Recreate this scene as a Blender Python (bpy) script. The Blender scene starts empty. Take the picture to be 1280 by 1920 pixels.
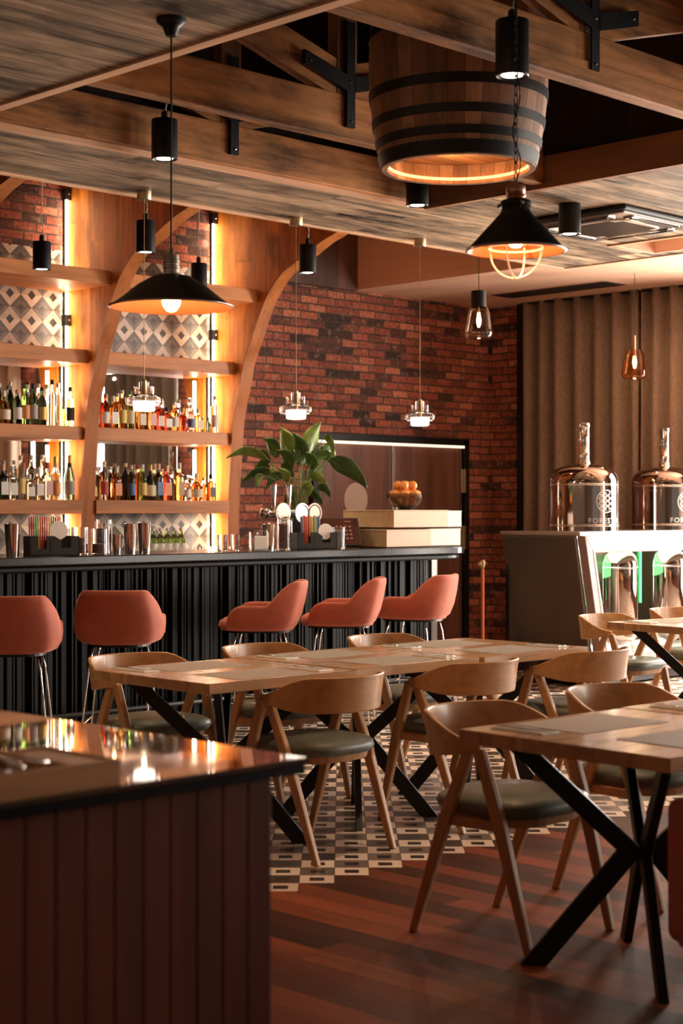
import bpy, bmesh, math, random
from mathutils import Vector, Matrix
random.seed(7)
S = bpy.context.scene
COL = S.collection
PI = math.pi
Q = math.sqrt(.5)

# ------------------------------------------------------------------ camera
cam_d = bpy.data.cameras.new('camera')
cam = bpy.data.objects.new('camera', cam_d)
COL.objects.link(cam)
cam.location = (0, 0, 1.45)
cam.rotation_euler = (PI/2, 0, -PI/4)
cam_d.sensor_fit = 'VERTICAL'
cam_d.sensor_height = 36.0
cam_d.lens = 3060/1920*36.0
cam_d.shift_y = -5/1920
cam_d.dof.use_dof = True
cam_d.dof.focus_distance = 9.0
cam_d.dof.aperture_fstop = 3.6
cam_d.clip_end = 100
S.camera = cam
# ------------------------------------------------------------------ world + exposure
w = bpy.data.worlds.new('world'); S.world = w; w.use_nodes = True
w.node_tree.nodes['Background'].inputs[0].default_value = (.75, .72, .70, 1)
w.node_tree.nodes['Background'].inputs[1].default_value = .05
S.view_settings.view_transform = 'Standard'
S.view_settings.look = 'None'
S.view_settings.exposure = 0.62
S.view_settings.gamma = 1.0
S.view_settings.use_curve_mapping = False
WARM = (1, .74, .46); DAY = (1.0, .90, .80)

def light(name, kind, loc, energy, color=WARM, size=.1, rot=None, size_y=None, spot=None, blend=.6):
    l = bpy.data.lights.new(name, kind); l.energy = energy; l.color = color
    if kind == 'AREA':
        l.size = size
        if size_y: l.shape = 'RECTANGLE'; l.size_y = size_y
    elif kind == 'SPOT':
        l.shadow_soft_size = size; l.spot_size = spot or 1.4; l.spot_blend = blend
    else: l.shadow_soft_size = size
    o = bpy.data.objects.new(name, l); COL.objects.link(o); o.location = loc
    if rot: o.rotation_euler = rot
    return o
# daylight through the windows of the right wall and of the wall behind the camera
light('window_daylight', 'AREA', (13.30, -.6, 1.75), 270, DAY, 2.7, (0, PI/2, 0), 4.2)
light('window_daylight', 'AREA', (13.30, 2.65, 1.75), 150, DAY, 2.7, (0, PI/2, 0), .4)
light('window_daylight', 'AREA', (13.30, 4.22, 1.75), 150, DAY, 2.7, (0, PI/2, 0), .45)
light('window_daylight', 'AREA', (13.30, 6.72, 1.75), 430, DAY, 2.7, (0, PI/2, 0), 1.3)
light('window_daylight', 'AREA', (8.3, -3.1, 1.75), 8, DAY, 5.4, (PI/2, 0, 0), 2.6)

# ------------------------------------------------------------------ node helpers
class E_:
    def __init__(s, c, k): s.c = c; s.k = k
    def _b(s, o, op, r=False):
        a, b = (o, s) if r else (s, o)
        return s.c.math(op, a, b)
    def __add__(s, o): return s._b(o, 'ADD')
    def __radd__(s, o): return s._b(o, 'ADD')
    def __sub__(s, o): return s._b(o, 'SUBTRACT')
    def __rsub__(s, o): return s._b(o, 'SUBTRACT', True)
    def __mul__(s, o): return s._b(o, 'MULTIPLY')
    def __rmul__(s, o): return s._b(o, 'MULTIPLY')
    def __truediv__(s, o): return s._b(o, 'DIVIDE')
    def floor(s): return s.c.math('FLOOR', s)
    def frac(s): return s.c.math('FRACT', s)
    def abs(s): return s.c.math('ABSOLUTE', s)
    def lt(s, o): return s.c.math('LESS_THAN', s, o)
    def gt(s, o): return s.c.math('GREATER_THAN', s, o)
    def mn(s, o): return s.c.math('MINIMUM', s, o)
    def mx(s, o): return s.c.math('MAXIMUM', s, o)
    def mod2(s): return s.c.math('FLOORED_MODULO', s, 2.0)
class Mt:
    def __init__(s, name, color=(.5, .5, .5), rough=.5, metal=0., **kw):
        s.m = bpy.data.materials.new(name); s.m.use_nodes = True
        s.nt = s.m.node_tree; s.b = s.nt.nodes['Principled BSDF']
        s.set('Base Color', color); s.set('Roughness', rough); s.set('Metallic', metal)
        for k, v in kw.items(): s.set(k.replace('_', ' '), v)
    def set(s, k, v):
        i = s.b.inputs[k]
        if isinstance(v, E_): s.nt.links.new(v.k, i)
        elif isinstance(v, tuple): i.default_value = (*v[:3], 1)
        else: i.default_value = v
    def put(s, i, v):
        if isinstance(v, E_): s.nt.links.new(v.k, i)
        elif isinstance(v, tuple) and i.type == 'RGBA': i.default_value = (*v[:3], 1)
        else: i.default_value = v
    def math(s, op, a, b=None):
        n = s.nt.nodes.new('ShaderNodeMath'); n.operation = op
        s.put(n.inputs[0], a)
        if b is not None: s.put(n.inputs[1], b)
        return E_(s, n.outputs[0])
    def coords(s, world=False):
        if world: o = s.nt.nodes.new('ShaderNodeNewGeometry').outputs['Position']
        else: o = s.nt.nodes.new('ShaderNodeTexCoord').outputs['Object']
        n = s.nt.nodes.new('ShaderNodeSeparateXYZ'); s.nt.links.new(o, n.inputs[0])
        return [E_(s, k) for k in n.outputs]
    def vec(s, x, y, z):
        n = s.nt.nodes.new('ShaderNodeCombineXYZ')
        for i, v in zip(n.inputs, (x, y, z)): s.put(i, v)
        return E_(s, n.outputs[0])
    def noise(s, v, scale=1., detail=3., rough=.55, dist=0.):
        n = s.nt.nodes.new('ShaderNodeTexNoise'); s.put(n.inputs['Vector'], v)
        n.inputs['Scale'].default_value = scale; n.inputs['Detail'].default_value = detail
        n.inputs['Roughness'].default_value = rough; n.inputs['Distortion'].default_value = dist
        return E_(s, n.outputs[0])
    def rnd(s, v):
        n = s.nt.nodes.new('ShaderNodeTexWhiteNoise'); s.put(n.inputs['Vector'], v)
        return E_(s, n.outputs['Value'])
    def mix(s, f, a, b):
        n = s.nt.nodes.new('ShaderNodeMix'); n.data_type = 'RGBA'
        s.put(n.inputs[0], f); s.put(n.inputs[6], a); s.put(n.inputs[7], b)
        return E_(s, n.outputs[2])
    def mul(s, a, b, f=1.):
        n = s.nt.nodes.new('ShaderNodeMix'); n.data_type = 'RGBA'; n.blend_type = 'MULTIPLY'
        s.put(n.inputs[0], f); s.put(n.inputs[6], a); s.put(n.inputs[7], b)
        return E_(s, n.outputs[2])
    def ramp(s, f, *st):
        n = s.nt.nodes.new('ShaderNodeValToRGB'); e = n.color_ramp.elements
        while len(e) < len(st): e.new(.5)
        for el, (p, c) in zip(e, st): el.position = p; el.color = (*c, 1)
        s.put(n.inputs[0], f); return E_(s, n.outputs[0])
    def bump(s, h, strength=.3, dist=.01):
        n = s.nt.nodes.new('ShaderNodeBump'); n.inputs['Strength'].default_value = strength
        n.inputs['Distance'].default_value = dist; s.put(n.inputs['Height'], h)
        s.nt.links.new(n.outputs[0], s.b.inputs['Normal'])

def sc(c, k): return tuple(min(1, x*k) for x in c)
def wood(name, c, axis=0, rough=.45, world=False, sc_=1., plank=None, plen=1.6, contrast=.45, gap=.0025, knots=.0, coat=0., blotch=0., pvar=1., spec=.5):
    """grained wood; axis = direction of the grain; plank=(axis across, width)"""
    m = Mt(name, c, rough)
    P = m.coords(world)
    k = [9*sc_, 9*sc_, 9*sc_]; k[axis] = .7*sc_
    off = 0.
    if plank:
        pa, pw = plank
        row = (P[pa]/pw).floor()
        rr = m.rnd(m.vec(row, 3.3, 1.7))
        col = (P[axis]/plen + rr*7.).floor()
        cid = m.rnd(m.vec(row, col, 5.1))
        off = cid*37.
    V = m.vec(P[0]*k[0]+off, P[1]*k[1]+off, P[2]*k[2])
    n1 = m.noise(V, 1., 4., .6, .6)
    V2 = m.vec(P[0]*k[0]*4+off, P[1]*k[1]*4+off, P[2]*k[2]*4)
    n2 = m.noise(V2, 1., 3., .6)
    f = n1*.7 + n2*.3
    d = contrast
    cc = m.ramp(f, (.36, sc(c, 1-d)), (.5, c), (.63, sc(c, 1+d*.6)))
    if knots:
        kn = m.noise(m.vec(P[0]*(2. if axis else .9), P[1]*(2. if axis != 1 else .9), P[2]*(2. if axis != 2 else .9)), 1.6, 2.)
        cc = m.mix(((kn-.56)*9.).mx(0.).mn(1.)*knots, cc, sc(c, .28))
    if blotch:
        kb = [2.6, 2.6, 2.6]; kb[axis] = .8
        bn = m.noise(m.vec(P[0]*kb[0]+off, P[1]*kb[1]+off, P[2]*kb[2]), 1.3, 5., .7)
        cc = m.mul(cc, m.ramp(bn, (.37, (.20, .18, .17)), (.47, (.85, .85, .85)), (.66, (1.45, 1.42, 1.38))), blotch)
    if plank:
        lo = 1-.38*pvar; hi = 1+.2*pvar
        cc = m.mul(cc, m.ramp(cid, (0, (lo, lo, lo)), (1, (hi, hi*.98, hi*.96))))
        fr = (P[pa]/pw).frac(); e = fr.mn(1.-fr)*pw
        fl = (P[axis]/plen + rr*7.).frac(); e2 = fl.mn(1.-fl)*plen
        g = e.mn(e2).lt(gap)
        cc = m.mix(g, cc, sc(c, .15))
        m.bump(f*.25 + (1.-g), .25, .004)
    else:
        m.bump(f, .12, .004)
    m.set('Base Color', cc)
    m.set('Specular IOR Level', spec)
    if coat: m.set('Coat Weight', coat); m.set('Coat Roughness', .12)
    return m.m
def plain(name, c, rough=.5, metal=0., var=.0, scale=6., **kw):
    m = Mt(name, c, rough, metal, **kw)
    P = m.coords()
    n = m.noise(m.vec(*P), scale, 3.)
    m.set('Base Color', m.ramp(n, (.3, sc(c, 1-var)), (.7, sc(c, 1+var))))
    return m.m
def emit(name, c, s):
    m = Mt(name, c, .5); m.set('Emission Color', c); m.set('Emission Strength', s); return m.m
def glass(name, c=(1, 1, 1), rough=.02, ior=1.45, trans=1.):
    m = Mt(name, c, rough); m.set('Transmission Weight', trans); m.set('IOR', ior)
    return m.m

OAK = (.56, .32, .155)
M = {}
M['oak'] = wood('oak', OAK, 0, .24, contrast=.3, plank=(1, .137), plen=5.1, gap=.0008, pvar=.35, coat=.25)
M['oak_chair'] = wood('oak_chair', (.54, .28, .115), 0, .35, contrast=.28, coat=.2)
M['oak_leg'] = wood('oak_leg', (.46, .24, .105), 2, .4, contrast=.3)
M['fin'] = wood('golden_board', (.64, .205, .028), 2, .55, world=True, sc_=.7, contrast=.4, plank=(1, .19), plen=3.3, gap=.0012, knots=.55, blotch=.5, pvar=.6, spec=.15)
M['finedge'] = wood('board_edge', (.45, .15, .04), 2, .5, spec=.25, world=True, contrast=.3)
M['shelf'] = wood('shelf_board', (.58, .225, .07), 0, .45, spec=.3, world=True, contrast=.3)
M['beam'] = wood('beam', (.44, .19, .065), 0, .55, spec=.25, world=True, sc_=.9, contrast=.65, knots=.6, blotch=.8)
M['beamz'] = wood('beam_post', (.30, .14, .06), 2, .5, world=True, sc_=.6, contrast=.5, knots=.4)
M['trim'] = wood('trim', (.74, .44, .26), 0, .45, world=True, contrast=.25)
M['trimy'] = wood('trim_side', (.74, .44, .26), 1, .45, world=True, contrast=.25)
M['greywood'] = wood('grey_ceiling_wood', (.36, .265, .18), 0, .55, world=True, sc_=1.3, contrast=.95, blotch=1., spec=.3, plank=(1, .2), plen=1.6, gap=.002, knots=.5)
M['peach'] = wood('tan_panel', (.84, .53, .37), 1, .5, world=True, sc_=.8, contrast=.12)
M['brownpanel'] = wood('brown_panel', (.115, .05, .032), 2, .45, world=True, contrast=.35, plank=(0, .16), plen=5, gap=.002)
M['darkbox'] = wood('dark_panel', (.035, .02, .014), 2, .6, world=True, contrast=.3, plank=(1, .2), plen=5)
M['doorwood'] = wood('walnut_door', (.19, .088, .06), 2, .35, contrast=.35)
M['plankfront'] = wood('red_plank', (.15, .040, .016), 2, .55, spec=.15, world=True, sc_=.8, contrast=.4)
M['crate'] = wood('pale_crate', (.56, .37, .22), 0, .5, contrast=.15)
M['crate2'] = wood('white_crate', (.66, .58, .50), 0, .5, contrast=.08)
M['traywood'] = wood('tray_wood', (.60, .29, .12), 0, .45, contrast=.3)
M['barrel'] = None
M['black'] = plain('black_metal', (.010, .010, .011), .42, .0, .2, Specular_IOR_Level=.35)
M['blackgloss'] = plain('black_gloss', (.0030, .0036, .0038), .36, 0, .3, Specular_IOR_Level=.16)
M['blacktop'] = plain('black_bartop', (.012, .012, .013), .18, 0, .4, 20, Specular_IOR_Level=.3)
M['steel'] = plain('steel', (.78, .76, .74), .12, 1., .04)
M['brushed'] = plain('brushed_steel', (.62, .58, .55), .3, 1., .06, 3)
M['chrome'] = plain('chrome', (.88, .86, .84), .05, 1., .02)
M['darkchrome'] = plain('dark_chrome', (.42, .34, .30), .07, 1., .04)
M['brass'] = plain('brass', (.60, .44, .27), .32, 1., .05)
M['copper'] = plain('copper_inside', (.80, .20, .07), .42, .5, .05)
M['nickel'] = plain('nickel', (.50, .45, .42), .25, 1., .08)
M['velvet'] = plain('salmon_velvet', (.44, .10, .055), .8, 0, .14, 9, Sheen_Weight=.55, Sheen_Roughness=.4, Sheen_Tint=(1, .55, .42))
M['pinkvelvet'] = plain('pink_velvet', (.55, .15, .12), .8, 0, .1, 9, Sheen_Weight=.5, Sheen_Tint=(1, .6, .5))
M['seat'] = plain('olive_seat', (.115, .125, .095), .5, 0, .15, 12, Coat_Weight=.15)
M['white'] = plain('white_paper', (.92, .90, .87), .6, 0, .03)
M['mat'] = plain('grey_placemat', (.36, .31, .25), .55, 0, .08, 40)
M['plaster'] = plain('plaster', (.42, .33, .26), .8, 0, .06, 3)
M['mirror'] = plain('mirror', (.80, .80, .78), .01, 1., 0)
M['led'] = emit('led_strip', (1, .84, .62), 14)
M['bulb'] = emit('bulb', (1, .66, .34), 12)
M['spot'] = emit('spot_face', (1, .86, .66), 5)
M['glow'] = emit('orange_led', (1, .42, .14), 1.8)
M['milk'] = emit('frosted_lamp_glass', (1, .86, .74), 1.3)
M['glass'] = glass('clear_glass')
M['smoke'] = glass('smoked_glass', (.42, .40, .38))
M['amberglass'] = glass('amber_glass', (.95, .62, .38), .02, 1.25)
M['greytile'] = None
M['leaf'] = plain('leaf', (.055, .12, .022), .38, 0, .35, 12, Subsurface_Weight=.0)
M['leafy'] = plain('leaf_light', (.20, .28, .05), .4, 0, .3, 12)
M['stem'] = plain('stem', (.14, .20, .05), .5, 0, .2)
M['orange'] = plain('orange_peel', (.85, .32, .07), .45, 0, .12, 20)
M['rubber'] = plain('black_plastic', (.02, .022, .022), .5, 0, .2)
M['dried'] = plain('dried_fruit', (.14, .05, .03), .5, 0, .8, 60)
M['soil'] = plain('soil', (.03, .02, .012), .9, 0, .4, 50)
M['potc'] = plain('pot', (.05, .05, .05), .4, 0, .1)
M['greyfil'] = plain('grille', (.52, .40, .31), .4, 0, .1)
M['acplate'] = plain('ac_plate', (.30, .27, .25), .28, .4, .05)
M['wire'] = plain('white_cord', (.7, .66, .6), .5)

def mk_brick():
    m = Mt('brick', (.3, .1, .06), .8)
    P = m.coords(True)
    h = P[0]+P[1]
    wob = m.noise(m.vec(P[0]*1., P[1]*1., P[2]), 9., 2.)
    z = P[2]+(wob-.5)*.016; x = h+(wob-.5)*.022
    rh, bw = .075, .225
    row = (z/rh).floor()
    sh = row.mod2()*.5 + m.rnd(m.vec(row, 1.1, 2.2))*.22
    cx = x/bw+sh; col = cx.floor()
    r1 = m.rnd(m.vec(row, col, .5)); r2 = m.rnd(m.vec(row, col, 9.5))
    fr = cx.frac(); fz = (z/rh).frac()
    e = (fr.mn(1.-fr)*bw).mn(fz.mn(1.-fz)*rh)
    c = m.ramp(r1, (0, (.035, .020, .018)), (.16, (.13, .046, .030)), (.28, (.27, .078, .046)), (.75, (.40, .11, .062)), (1, (.56, .21, .12)))
    n = m.noise(m.vec(*P), 38., 4., .7)
    n2 = m.noise(m.vec(*P), 11., 3., .7)
    c = m.mul(c, m.ramp(n, (.35, (.42, .40, .40)), (.65, (1.45, 1.35, 1.3))))
    c = m.mix(((n2-.55)*5.).mx(0.).mn(.5), c, (.40, .24, .19))
    g = ((.0085-e+(n-.5)*.012)*220.).mx(0.).mn(1.)
    c = m.mix(g, c, m.ramp(n2, (.35, (.055, .034, .026)), (.65, (.15, .105, .08))))
    m.set('Base Color', c)
    m.bump((1.-g)*.8+n*.35+r2*.25, .9, .012)
    return m.m
M['brick'] = mk_brick()
def mk_tile(name, x0):
    m = Mt(name, (.5, .5, .5), .35)
    P = m.coords(True); p = .205
    u = ((P[0]-x0)/p); v = ((P[2]-2.958)/p)
    a = ((u+.5).frac()-.5); b = ((v+.5).frac()-.5)
    s = a.abs()+b.abs()
    a2 = (u.frac()-.5); b2 = (v.frac()-.5)
    s2 = a2.abs()+b2.abs()
    n = m.noise(m.vec(*P), 30., 3.)
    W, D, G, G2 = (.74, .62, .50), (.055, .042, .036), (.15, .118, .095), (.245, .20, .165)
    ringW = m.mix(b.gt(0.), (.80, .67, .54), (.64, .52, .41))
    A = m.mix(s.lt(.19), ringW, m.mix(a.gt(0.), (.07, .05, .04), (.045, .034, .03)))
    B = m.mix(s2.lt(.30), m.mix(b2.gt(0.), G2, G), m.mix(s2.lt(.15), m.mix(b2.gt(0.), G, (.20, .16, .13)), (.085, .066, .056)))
    c = m.mix(s.lt(.5), B, A)
    c = m.mul(c, m.ramp(n, (.2, (.8, .8, .8)), (.8, (1.1, 1.1, 1.1))))
    ed = a.abs().mn(1.).lt(.008)
    gr = (a2.abs().lt(.010)).mx(b2.abs().lt(.010))
    c = m.mix(gr, c, (.08, .06, .05))
    m.set('Base Color', c)
    m.bump(1.-gr, .3, .003)
    return m.m
def mk_floor():
    m = Mt('floor_tile_and_plank', (.3, .1, .06), .35)
    P = m.coords(True)
    X, Y = P[0], P[1]
    r = (X-Y)*Q; d = (X+Y)*Q; p = .1375
    ci = (r+.0275)/p; cj = (d-6.468)/p
    i = ci.floor(); j = cj.floor()
    rc = (i+.5)*p-.0275; dc = (j+.5)*p+6.468
    yc = (dc-rc)*Q
    mask = yc.gt(4.53)
    odd = (i+j).mod2()
    fi = (ci.frac()-.5).abs(); fj = (cj.frac()-.5).abs()
    inner = fi.lt(.21)*fj.lt(.21)
    rn = m.rnd(m.vec(i, j, 2.)); n = m.noise(m.vec(*P), 14., 3.)
    light_ = m.mul((.88, .68, .53), m.ramp(rn, (0, (.82, .82, .82)), (1, (1.08, 1.08, 1.08))))
    dark_ = m.mix(((rn-.3)*3.).mx(0.).mn(1.), (.065, .050, .040), (.20, .15, .12))
    c = m.mix(odd, light_, dark_)
    c = m.mix(inner, c, (.030, .022, .018))
    edge = fi.mx(fj).gt(.488)
    c = m.mix(edge, c, (.12, .09, .07))
    # planks along Y
    pw = .125
    row = (X/pw).floor(); rr = m.rnd(m.vec(row, 8.8, 1.))
    L = Y/1.3+rr*9.; col = L.floor(); cid = m.rnd(m.vec(row, col, 3.))
    V = m.vec(X*12.+cid*30., Y*1.1, cid*9.)
    g1 = m.noise(V, 1., 4., .6, .4)
    wc = m.ramp(cid, (0, (.045, .015, .009)), (.4, (.085, .027, .013)), (.65, (.17, .043, .018)), (1, (.27, .070, .026)))
    wc = m.mul(wc, m.ramp(g1, (.3, (.7, .7, .7)), (.7, (1.25, 1.2, 1.15))))
    fx = (X/pw).frac(); fy = L.frac()
    ge = (fx.mn(1.-fx)*pw).mn(fy.mn(1.-fy)*1.3).lt(.0018)
    wc = m.mix(ge, wc, (.02, .01, .007))
    m.set('Base Color', m.mix(mask, wc, c))
    m.set('Roughness', m.mix(mask, (.42, .42, .42), (.30, .30, .30)))
    m.set('Specular IOR Level', mask*.3+.18)
    m.bump((1.-ge)+g1*.2, .15, .003)
    return m.m
def mk_barrel():
    m = Mt('barrel_staves', (.3, .15, .08), .55)
    P = m.coords()
    an = m.math('ARCTAN2', P[1], P[0])
    st = (an*(32/(2*PI))); row = st.floor(); rr = m.rnd(m.vec(row, 2., 2.))
    n = m.noise(m.vec(P[0]*14., P[1]*14., P[2]*2.2), 1., 4., .65, .5)
    n2 = m.noise(m.vec(*P), 5., 3.)
    c = m.ramp(rr, (0, (.24, .11, .055)), (.5, (.33, .165, .085)), (1, (.46, .26, .15)))
    c = m.mul(c, m.ramp(n, (.3, (.6, .58, .55)), (.7, (1.25, 1.22, 1.2))))
    c = m.mul(c, m.ramp(n2, (.3, (.7, .7, .7)), (.7, (1.15, 1.15, 1.15))))
    f = st.frac(); g = f.mn(1.-f).lt(.018)
    c = m.mix(g, c, (.08, .035, .02))
    m.set('Base Color', c); m.bump((1.-g)+n*.3, .4, .005)
    return m.m
M['barrel'] = mk_barrel()
def mk_curtain():
    m = Mt('curtain_cloth', (.30, .20, .14), .85)
    P = m.coords(True)
    n = m.noise(m.vec(P[0]*60., P[1]*60., P[2]*20.), 1., 2.)
    m.set('Base Color', m.ramp(n, (.3, (.20, .135, .092)), (.7, (.30, .21, .15))))
    m.set('Sheen Weight', .2)
    m.bump(n, .2, .002)
    return m.m
M['curtain'] = mk_curtain()

# ------------------------------------------------------------------ mesh helpers
class MB:
    def __init__(s): s.b = bmesh.new()
    def box(s, x0, x1, y0, y1, z0, z1, mat=None):
        v = [s.b.verts.new((x, y, z)) for z in (z0, z1) for y in (y0, y1) for x in (x0, x1)]
        if mat is not None:
            for q in v: q.co = mat @ q.co
        for f in ((0, 2, 3, 1), (4, 5, 7, 6), (0, 1, 5, 4), (2, 6, 7, 3), (0, 4, 6, 2), (1, 3, 7, 5)):
            s.b.faces.new([v[i] for i in f])
        return s
    def rings(s, R, close=False, caps=True, cyc=True):
        """loft a list of rings (each a list of points)"""
        vs = [[s.b.verts.new(p) for p in r] for r in R]
        n = len(R[0]); m = len(vs)
        for i in range(m if close else m-1):
            a, c = vs[i], vs[(i+1) % m]
            for j in range(n if cyc else n-1):
                k = (j+1) % n
                try: s.b.faces.new((a[j], a[k], c[k], c[j]))
                except ValueError: pass
        if caps and not close and cyc:
            try: s.b.faces.new(vs[0][::-1]); s.b.faces.new(vs[-1])
            except ValueError: pass
        return s
    def lathe(s, prof, seg=32, c=(0, 0, 0), rot=None, caps=True):
        R = []
        for r, z in prof:
            R.append([Vector((max(r, 1e-4)*math.cos(2*PI*i/seg), max(r, 1e-4)*math.sin(2*PI*i/seg), z)) for i in range(seg)])
        if rot is not None: R = [[rot @ p for p in r] for r in R]
        R = [[p+Vector(c) for p in r] for r in R]
        return s.rings(R, caps=caps)
    def tube(s, pts, r, seg=8, r2=None):
        pts = [Vector(p) for p in pts]; R = []
        n = len(pts)
        up = Vector((0, 0, 1))
        for i, p in enumerate(pts):
            t = (pts[min(i+1, n-1)]-pts[max(i-1, 0)]).normalized()
            a = t.cross(up)
            if a.length < .05: a = t.cross(Vector((1, 0, 0)))
            a.normalize(); b = t.cross(a)
            rr = r if r2 is None else r+(r2-r)*i/(n-1)
            R.append([p+a*rr*math.cos(2*PI*k/seg)+b*rr*math.sin(2*PI*k/seg) for k in range(seg)])
        return s.rings(R)
    def bar(s, a, b, w, t, w2=None, t2=None, side=None):
        """rectangular bar from a to b, w along 'side', t across"""
        a, b = Vector(a), Vector(b); d = (b-a).normalized()
        sd = Vector(side) if side else Vector((1, 0, 0))
        sd = (sd - d*sd.dot(d)).normalized(); o = d.cross(sd)
        w2 = w if w2 is None else w2; t2 = t if t2 is None else t2
        R = []
        for p, ww, tt in ((a, w, t), (b, w2, t2)):
            R.append([p+sd*ww/2*i+o*tt/2*j for i, j in ((-1, -1), (1, -1), (1, 1), (-1, 1))])
        return s.rings(R)
    def prism(s, poly, axis, a0, a1):
        def P(u, v, a):
            if axis == 0: return (a, u, v)
            if axis == 1: return (u, a, v)
            return (u, v, a)
        return s.rings([[P(u, v, a0) for u, v in poly], [P(u, v, a1) for u, v in poly]])
    def sphere(s, c, r, seg=16, sq=1.):
        prof = [(r*math.sin(PI*i/(seg//2)), -r*sq*math.cos(PI*i/(seg//2))) for i in range(seg//2+1)]
        return s.lathe(prof, seg, c, caps=False)
    def make(s, name, mat, parent=None, loc=None, bevel=0., smooth=False, subsurf=0, segs=2, solid=0.):
        bmesh.ops.recalc_face_normals(s.b, faces=s.b.faces[:])
        me = bpy.data.meshes.new(name); s.b.to_mesh(me); s.b.free()
        if smooth:
            me.polygons.foreach_set('use_smooth', [True]*len(me.polygons))
        o = bpy.data.objects.new(name, me); COL.objects.link(o)
        o.data.materials.append(mat)
        if parent is not None: o.parent = parent
        if loc: o.location = loc
        if solid:
            q = o.modifiers.new('s', 'SOLIDIFY'); q.thickness = solid; q.offset = 0
        if bevel:
            q = o.modifiers.new('b', 'BEVEL'); q.width = bevel; q.segments = segs; q.limit_method = 'ANGLE'; q.angle_limit = .6
        if subsurf:
            q = o.modifiers.new('u', 'SUBSURF'); q.levels = subsurf; q.render_levels = subsurf
        if smooth == 'auto':
            try: me.shade_auto_smooth
            except AttributeError: pass
            bm = bmesh.new(); bm.from_mesh(me)
            for e in bm.edges:
                if len(e.link_faces) == 2 and e.calc_face_angle(0) > .7: e.smooth = False
            bm.to_mesh(me); bm.free()
        return o
def tag(o, label, cat, group=None):
    o['label'] = label; o['category'] = cat
    if group: o['group'] = group
    return o
def thing(name, label, cat, loc=(0, 0, 0), rz=0., group=None):
    o = bpy.data.objects.new(name, None); COL.objects.link(o)
    o.empty_display_size = .1
    o.location = loc; o.rotation_euler = (0, 0, rz)
    return tag(o, label, cat, group)
def struct(o): o['kind'] = 'structure'; return o
def copy_tree(o, parent=None):
    c = o.copy(); COL.objects.link(c)
    if parent is not None: c.parent = parent
    for ch in o.children: copy_tree(ch, c)
    return c
def cr(pts, n=8):
    """Catmull-Rom through points"""
    P = [Vector(p) for p in pts]; P = [2*P[0]-P[1]]+P+[2*P[-1]-P[-2]]; out = []
    for i in range(1, len(P)-2):
        for k in range(n):
            t = k/n; a, b, c, d = P[i-1:i+3]
            out.append(.5*((2*b)+(c-a)*t+(2*a-5*b+4*c-d)*t*t+(3*b-a-3*c+d)*t**3))
    out.append(P[-2]); return out

# ================================================================== SETTING
HC = 3.40      # grey panelled ceiling
HU = 4.75      # dark upper ceiling
struct(MB().box(-3, 13.4, -3.2, 11.2, -.1, 0).make('floor', mk_floor()))
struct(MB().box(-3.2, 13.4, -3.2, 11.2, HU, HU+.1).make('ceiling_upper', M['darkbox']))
g = MB(); T = .12
g.box(-3, 4.40, -3, 8.05, HC, HC+T).box(4.40, 10.6, 7.13, 8.05, HC, HC+T).box(7.87, 9.93, -3, 7.13, HC, HC+T)
g.box(9.93, 10.6, -3, 5.0, HC, HC+T).box(10.5, 10.6, 5.0, 7.13, HC, HC+T).box(4.40, 7.87, -3, 3.0, HC, HC+T)
struct(g.make('ceiling', M['greywood']))
# light edge trims of the ceiling panels
e = MB(); e.box(-3, 10.64, 8.05, 8.085, HC-.012, HC+.13).box(4.40, 7.87, 7.10, 7.13, HC-.008, HC+.05)
struct(e.make('trim_1', M['trim']))
e = MB(); e.box(4.385, 4.445, 3.0, 7.13, HC-.012, HC+.16).box(10.6, 10.63, -3, 8.05, HC-.008, HC+.13)
struct(e.make('trim_2', M['trimy']))
# boarded side of the roof opening
e = MB(); e.box(7.86, 7.90, 3.0, 7.13, HC-.004, HC+.19)
struct(e.make('trim_3', wood('opening_board', (.34, .15, .07), 1, .45, world=True, contrast=.4)))
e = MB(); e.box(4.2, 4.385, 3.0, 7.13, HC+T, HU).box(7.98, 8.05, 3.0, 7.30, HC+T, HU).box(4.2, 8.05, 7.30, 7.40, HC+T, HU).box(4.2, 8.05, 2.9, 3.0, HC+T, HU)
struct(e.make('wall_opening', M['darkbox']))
# walls
struct(MB().box(-3.2, 13.4, 11.0, 11.2, 0, HU).make('wall_back', M['brick']))
wr = MB(); X0, X1 = 13.2, 13.4
wr.box(X0, X1, 4.45, 6.05, 0, HU).box(X0, X1, 7.40, 11.0, 0, HU).box(X0, X1, -3, -2.75, 0, HU).box(X0, X1, 1.55, 2.45, 0, HU).box(X0, X1, 2.85, 4.0, 0, HU)
for a, b in ((-2.75, 1.55), (2.45, 2.85), (4.0, 4.45), (6.05, 7.40)): wr.box(X0, X1, a, b, 0, .35).box(X0, X1, a, b, 3.15, HU)
struct(wr.make('wall_right', M['brick']))
wf = MB()
wf.box(-3.2, 5.55, -3.2, -3, 0, HU).box(11.05, 13.4, -3.2, -3, 0, HU).box(5.55, 11.05, -3.2, -3, 0, .4).box(5.55, 11.05, -3.2, -3, 3.1, HU)
struct(wf.make('wall_front', M['plaster']))
struct(MB().box(-3.2, -3, -3.2, 11.2, 0, HU).make('wall_left', M['plaster']))
for k, (a, b) in enumerate(((-2.75, 1.55), (2.45, 2.85), (4.0, 4.45), (6.05, 7.40))):
    f = MB(); n = 3 if b-a > 1 else 1
    for i in range(n+1):
        y = a+.03+(b-a-.06)*i/n; f.box(13.22, 13.27, y-.03, y+.03, .35, 3.15)
    f.box(13.22, 13.27, a, b, .35, .41).box(13.22, 13.27, a, b, 3.09, 3.15)
    struct(f.make('window_%d' % (k+1), M['black']))
f = MB()
for i in range(5): f.box(5.55+1.36*i, 5.61+1.36*i, -3.08, -3.03, .4, 3.1)
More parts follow.
